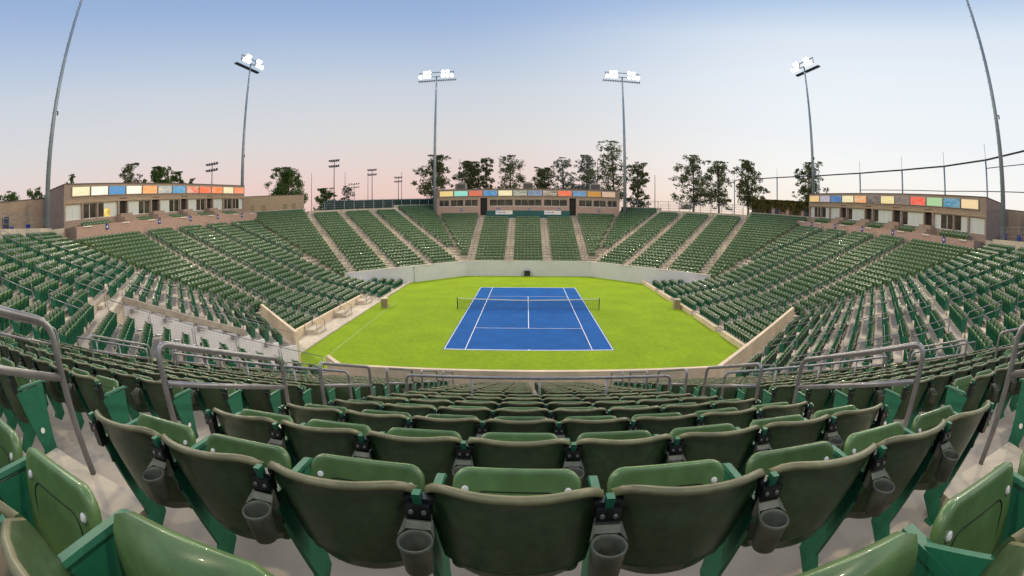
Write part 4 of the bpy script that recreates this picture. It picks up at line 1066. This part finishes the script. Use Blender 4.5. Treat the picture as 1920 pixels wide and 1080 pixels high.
# steel ball-stop frame behind the right suites
fr_ = empty('steel_frame', (52, 20, GZ), label='steel pipe frame on tall posts behind the right suites', cat='frame'); off = np.array(fr_.location)
FP = [(75.4, 18.6), (54.3, 18.15), (38.9, 17.8), (26.9, 17.75), (16.7, 17.9), (7.9, 18.2), (.1, 18.85), (-6.5, 19.8)]
mb = MB(); mb.tube([np.array((52, y, z))-off for y, z in FP]+[np.array((52, -14, 21.3))-off], .11, 8); obj('top_pipe', mb, 'dark_steel', parent=fr_)
mb = MB(); mb.tube([np.array((52, y, z))-off for y, z in ((26.8, 15.1), (7.9, 15.05), (-6, 15.4), (-14, 15.6))], .055, 6); obj('lower_pipe', mb, 'dark_steel', parent=fr_)
mb = MB(); mb.tube([np.array((52, y, z))-off for y, z in ((.0, 17.9), (-6.5, 18.4), (-14, 19.0))], .05, 6); obj('side_pipe', mb, 'dark_steel', parent=fr_)
for y, z in FP[:7]:
    mb = MB(); mb.tube([np.array((52, y, GZ))-off, np.array((52, y, z))-off], .13, 8); p_ = obj('post', mb, 'pole_grey', parent=fr_)
    mb = MB(); mb.tube([np.array((52, y, z))-off, np.array((52, y, z+1.9))-off], .03, 5); obj('rod', mb, 'dark_steel', parent=p_)

# ------------------------------------------------------------------ trees
def tree(x, y, top, width, crown_base, label, m='leaf', n=2200, seed=1, lobes=9, leaf=.30, open_=.5, conic=.3):
    r = np.random.default_rng(seed); Ht = top-GZ; e_ = empty('tree', (x, y, GZ), float(r.uniform(0, 6.28)), label=label, cat='tree', group='trees beyond the stands')
    cb = max(.12*Ht, crown_base-GZ)
    # trunk with limbs
    tk = MB(); bend = r.normal(0, .02*Ht, 2); pts = [np.array([bend[0]*t*t, bend[1]*t*t, Ht*.93*t]) for t in np.linspace(0, 1, 7)]
    tk.tube(pts, [max(.03, .022*Ht*(1-.85*t)) for t in np.linspace(0, 1, 7)], 7)
    cents = []
    for i in range(lobes):
        t = (i+.6)/lobes; zc = cb+(Ht-cb)*t*.97; prof = math.sin(math.pi*min(1, .16+.80*t))**.7*(1-conic*t)
        a = i*2.4+r.uniform(-.5, .5); rad_ = width*.5*prof*r.uniform(.35, .72)
        if t > .88: rad_ *= .3
        sz = width*(.16+.12*r.random())*(1.15-.5*t*conic)
        c = np.array([rad_*math.cos(a)+bend[0]*t, rad_*math.sin(a)+bend[1]*t, zc]); cents.append((c, sz))
        s0 = np.array([bend[0]*t*t*.8, bend[1]*t*t*.8, zc*.78]); tk.tube([s0, (s0+c)/2+np.array([0,0,-.03*Ht]), c], [.008*Ht*(1-.6*t)+.02, .006*Ht*(1-.6*t)+.015, .015], 5)
        # satellites
        for q in range(3):
            dd = r.normal(size=3); dd /= np.linalg.norm(dd); dd[2] *= .8; cents.append((c+dd*sz*1.15, sz*r.uniform(.35, .62)))
    obj('trunk', tk, 'bark', parent=e_)
    subs = []
    for c, sz in cents:
        for q in range(7):
            dd = r.normal(size=3); dd /= np.linalg.norm(dd); subs.append((c+dd*sz*r.uniform(.2, .95)*np.array([1, 1, .8]), sz*r.uniform(.28, .50)))
    szs = np.array([s for _, s in subs]); pr = szs**1.8; pr /= pr.sum(); which = r.choice(len(subs), n, p=pr)
    C0 = np.array([c for c, _ in subs])[which]; S0 = szs[which]
    dr = r.normal(size=(n, 3)); dr /= np.linalg.norm(dr, axis=1)[:, None]; rr = r.random(n)**.5
    Pc = C0+dr*(S0*rr)[:, None]*np.array([1.1, 1.1, .85])
    Pc[:, 2] = np.clip(Pc[:, 2], cb*.8, Ht)
    t1 = r.normal(size=(n, 3)); t1 /= np.linalg.norm(t1, axis=1)[:, None]; t2 = np.cross(t1, r.normal(size=(n, 3))); t2 /= np.linalg.norm(t2, axis=1)[:, None]
    s = leaf*r.uniform(.5, 1.1, n)[:, None]
    V = np.stack([Pc-s*t1, Pc+s*t2*.5, Pc+s*t1, Pc-s*t2*.5], 1).reshape(-1, 3)
    me = bpy.data.meshes.new('crown'); me.from_pydata(V.tolist(), [], [tuple(range(4*i, 4*i+4)) for i in range(n)]); me.materials.append(MATS[m])
    o = bpy.data.objects.new('crown', me); COL.objects.link(o); o.parent = e_
TREES = [
 (-66.0, 9.1, 18.9, 2.4, 13.5, 'small dark tree peeking over the near end of left suites', 'leaf_dark', 700, 7, .22),
 (-63.6, 21.8, 20.3, 4.2, 14, 'pointed loose tree behind the left suites', 'leaf', 1300, 11, .24),
 (-58.8, 24.5, 19.0, 5.6, 13, 'broad dense tree behind the middle of left suites', 'leaf_dark', 2600, 10, .26),
 (-59.1, 30.1, 18.6, 3.3, 13, 'narrow round tree behind the left suites, right of the broad one', 'leaf_dark', 1300, 8, .24),
 (-55.8, 30.5, 17.1, 2.2, 13, 'smallest round tree behind the far end of left suites', 'leaf_dark', 700, 6, .2),
 (-66.1, -3.4, 16.9, 4.6, 13, 'low bushy green treetop above the near left block building', 'leaf_dark', 1100, 6, .22),
 (-64.3, 1.2, 16.9, 3.6, 13, 'low green treetop between the block building and left suites', 'leaf_dark', 1000, 6, .22),
 (-49.3, 54.4, 19.4, 8.6, 10.5, 'big round dense green tree behind the left annex', 'leaf_dark', 4600, 14, .30),
 (-52.6, 81.0, 16.4, 6.0, 10, 'low round green tree over the left fence', 'leaf_dark', 1800, 8, .3),
 (-47.5, 83.3, 16.8, 3.6, 10, 'small brownish loose tree over the dark green fence', 'leaf_grey', 700, 7, .28),
 (-21.7, 75.8, 22.4, 6.4, 13, 'leaning dark gum tree at the left end of press building', 'leaf', 1900, 9, .34),
 (-14.5, 82.1, 21.3, 7.2, 13, 'wide dark gum tree behind the left part of press building', 'leaf', 2300, 10, .34),
 (-10.0, 80.6, 22.1, 3.8, 12, 'narrow gum tree beside the wide one behind press building', 'leaf', 1200, 10, .32),
 (-4.3, 85.0, 22.9, 7.2, 13, 'sparse open gum tree behind the middle of press building', 'leaf', 1100, 10, .34),
 (4.6, 87.9, 20.5, 6.0, 13, 'low gum tree right of the middle of press building', 'leaf', 1500, 9, .34),
 (10.2, 97.6, 24.3, 6.0, 13, 'pale greyish gum tree behind press building', 'leaf_grey', 1100, 10, .34),
 (14.9, 84.0, 23.4, 6.2, 12, 'pointed green gum tree behind the right part of press building', 'leaf_grey', 1700, 11, .34),
 (19.3, 71.1, 25.0, 7.6, 11, 'tallest ragged gum tree beside the right press building light pole', 'leaf', 1500, 12, .34),
 (25.0, 71.9, 20.6, 5.0, 9.5, 'drooping gum tree right of the tallest one', 'leaf', 1700, 11, .32),
 (35.9, 64.1, 22.0, 6.4, 11, 'pointed gum tree on the right, leftmost of three together', 'leaf', 2100, 13, .30),
 (43.7, 67.3, 21.7, 6.2, 11.5, 'open crowned gum tree on the right, middle of three together', 'leaf', 1600, 10, .32),
 (47.1, 58.9, 21.6, 6.4, 11.5, 'ragged dark gum tree on the right, rightmost of three together', 'leaf', 1900, 11, .32),
 (55.6, 46.2, 21.2, 6.2, 12, 'gum tree behind the far right floodlight pole', 'leaf', 1800, 10, .32),
]
for i, (x, y, top, w, cb, lab, m, n, lob, lf) in enumerate(TREES): tree(x, y, top, w*(1.12 if m == 'leaf_dark' else 1.38), cb, lab, m, int(n*3.4), 20+i, lob+2, lf*.80, conic=.25 if m == 'leaf_dark' else .42)
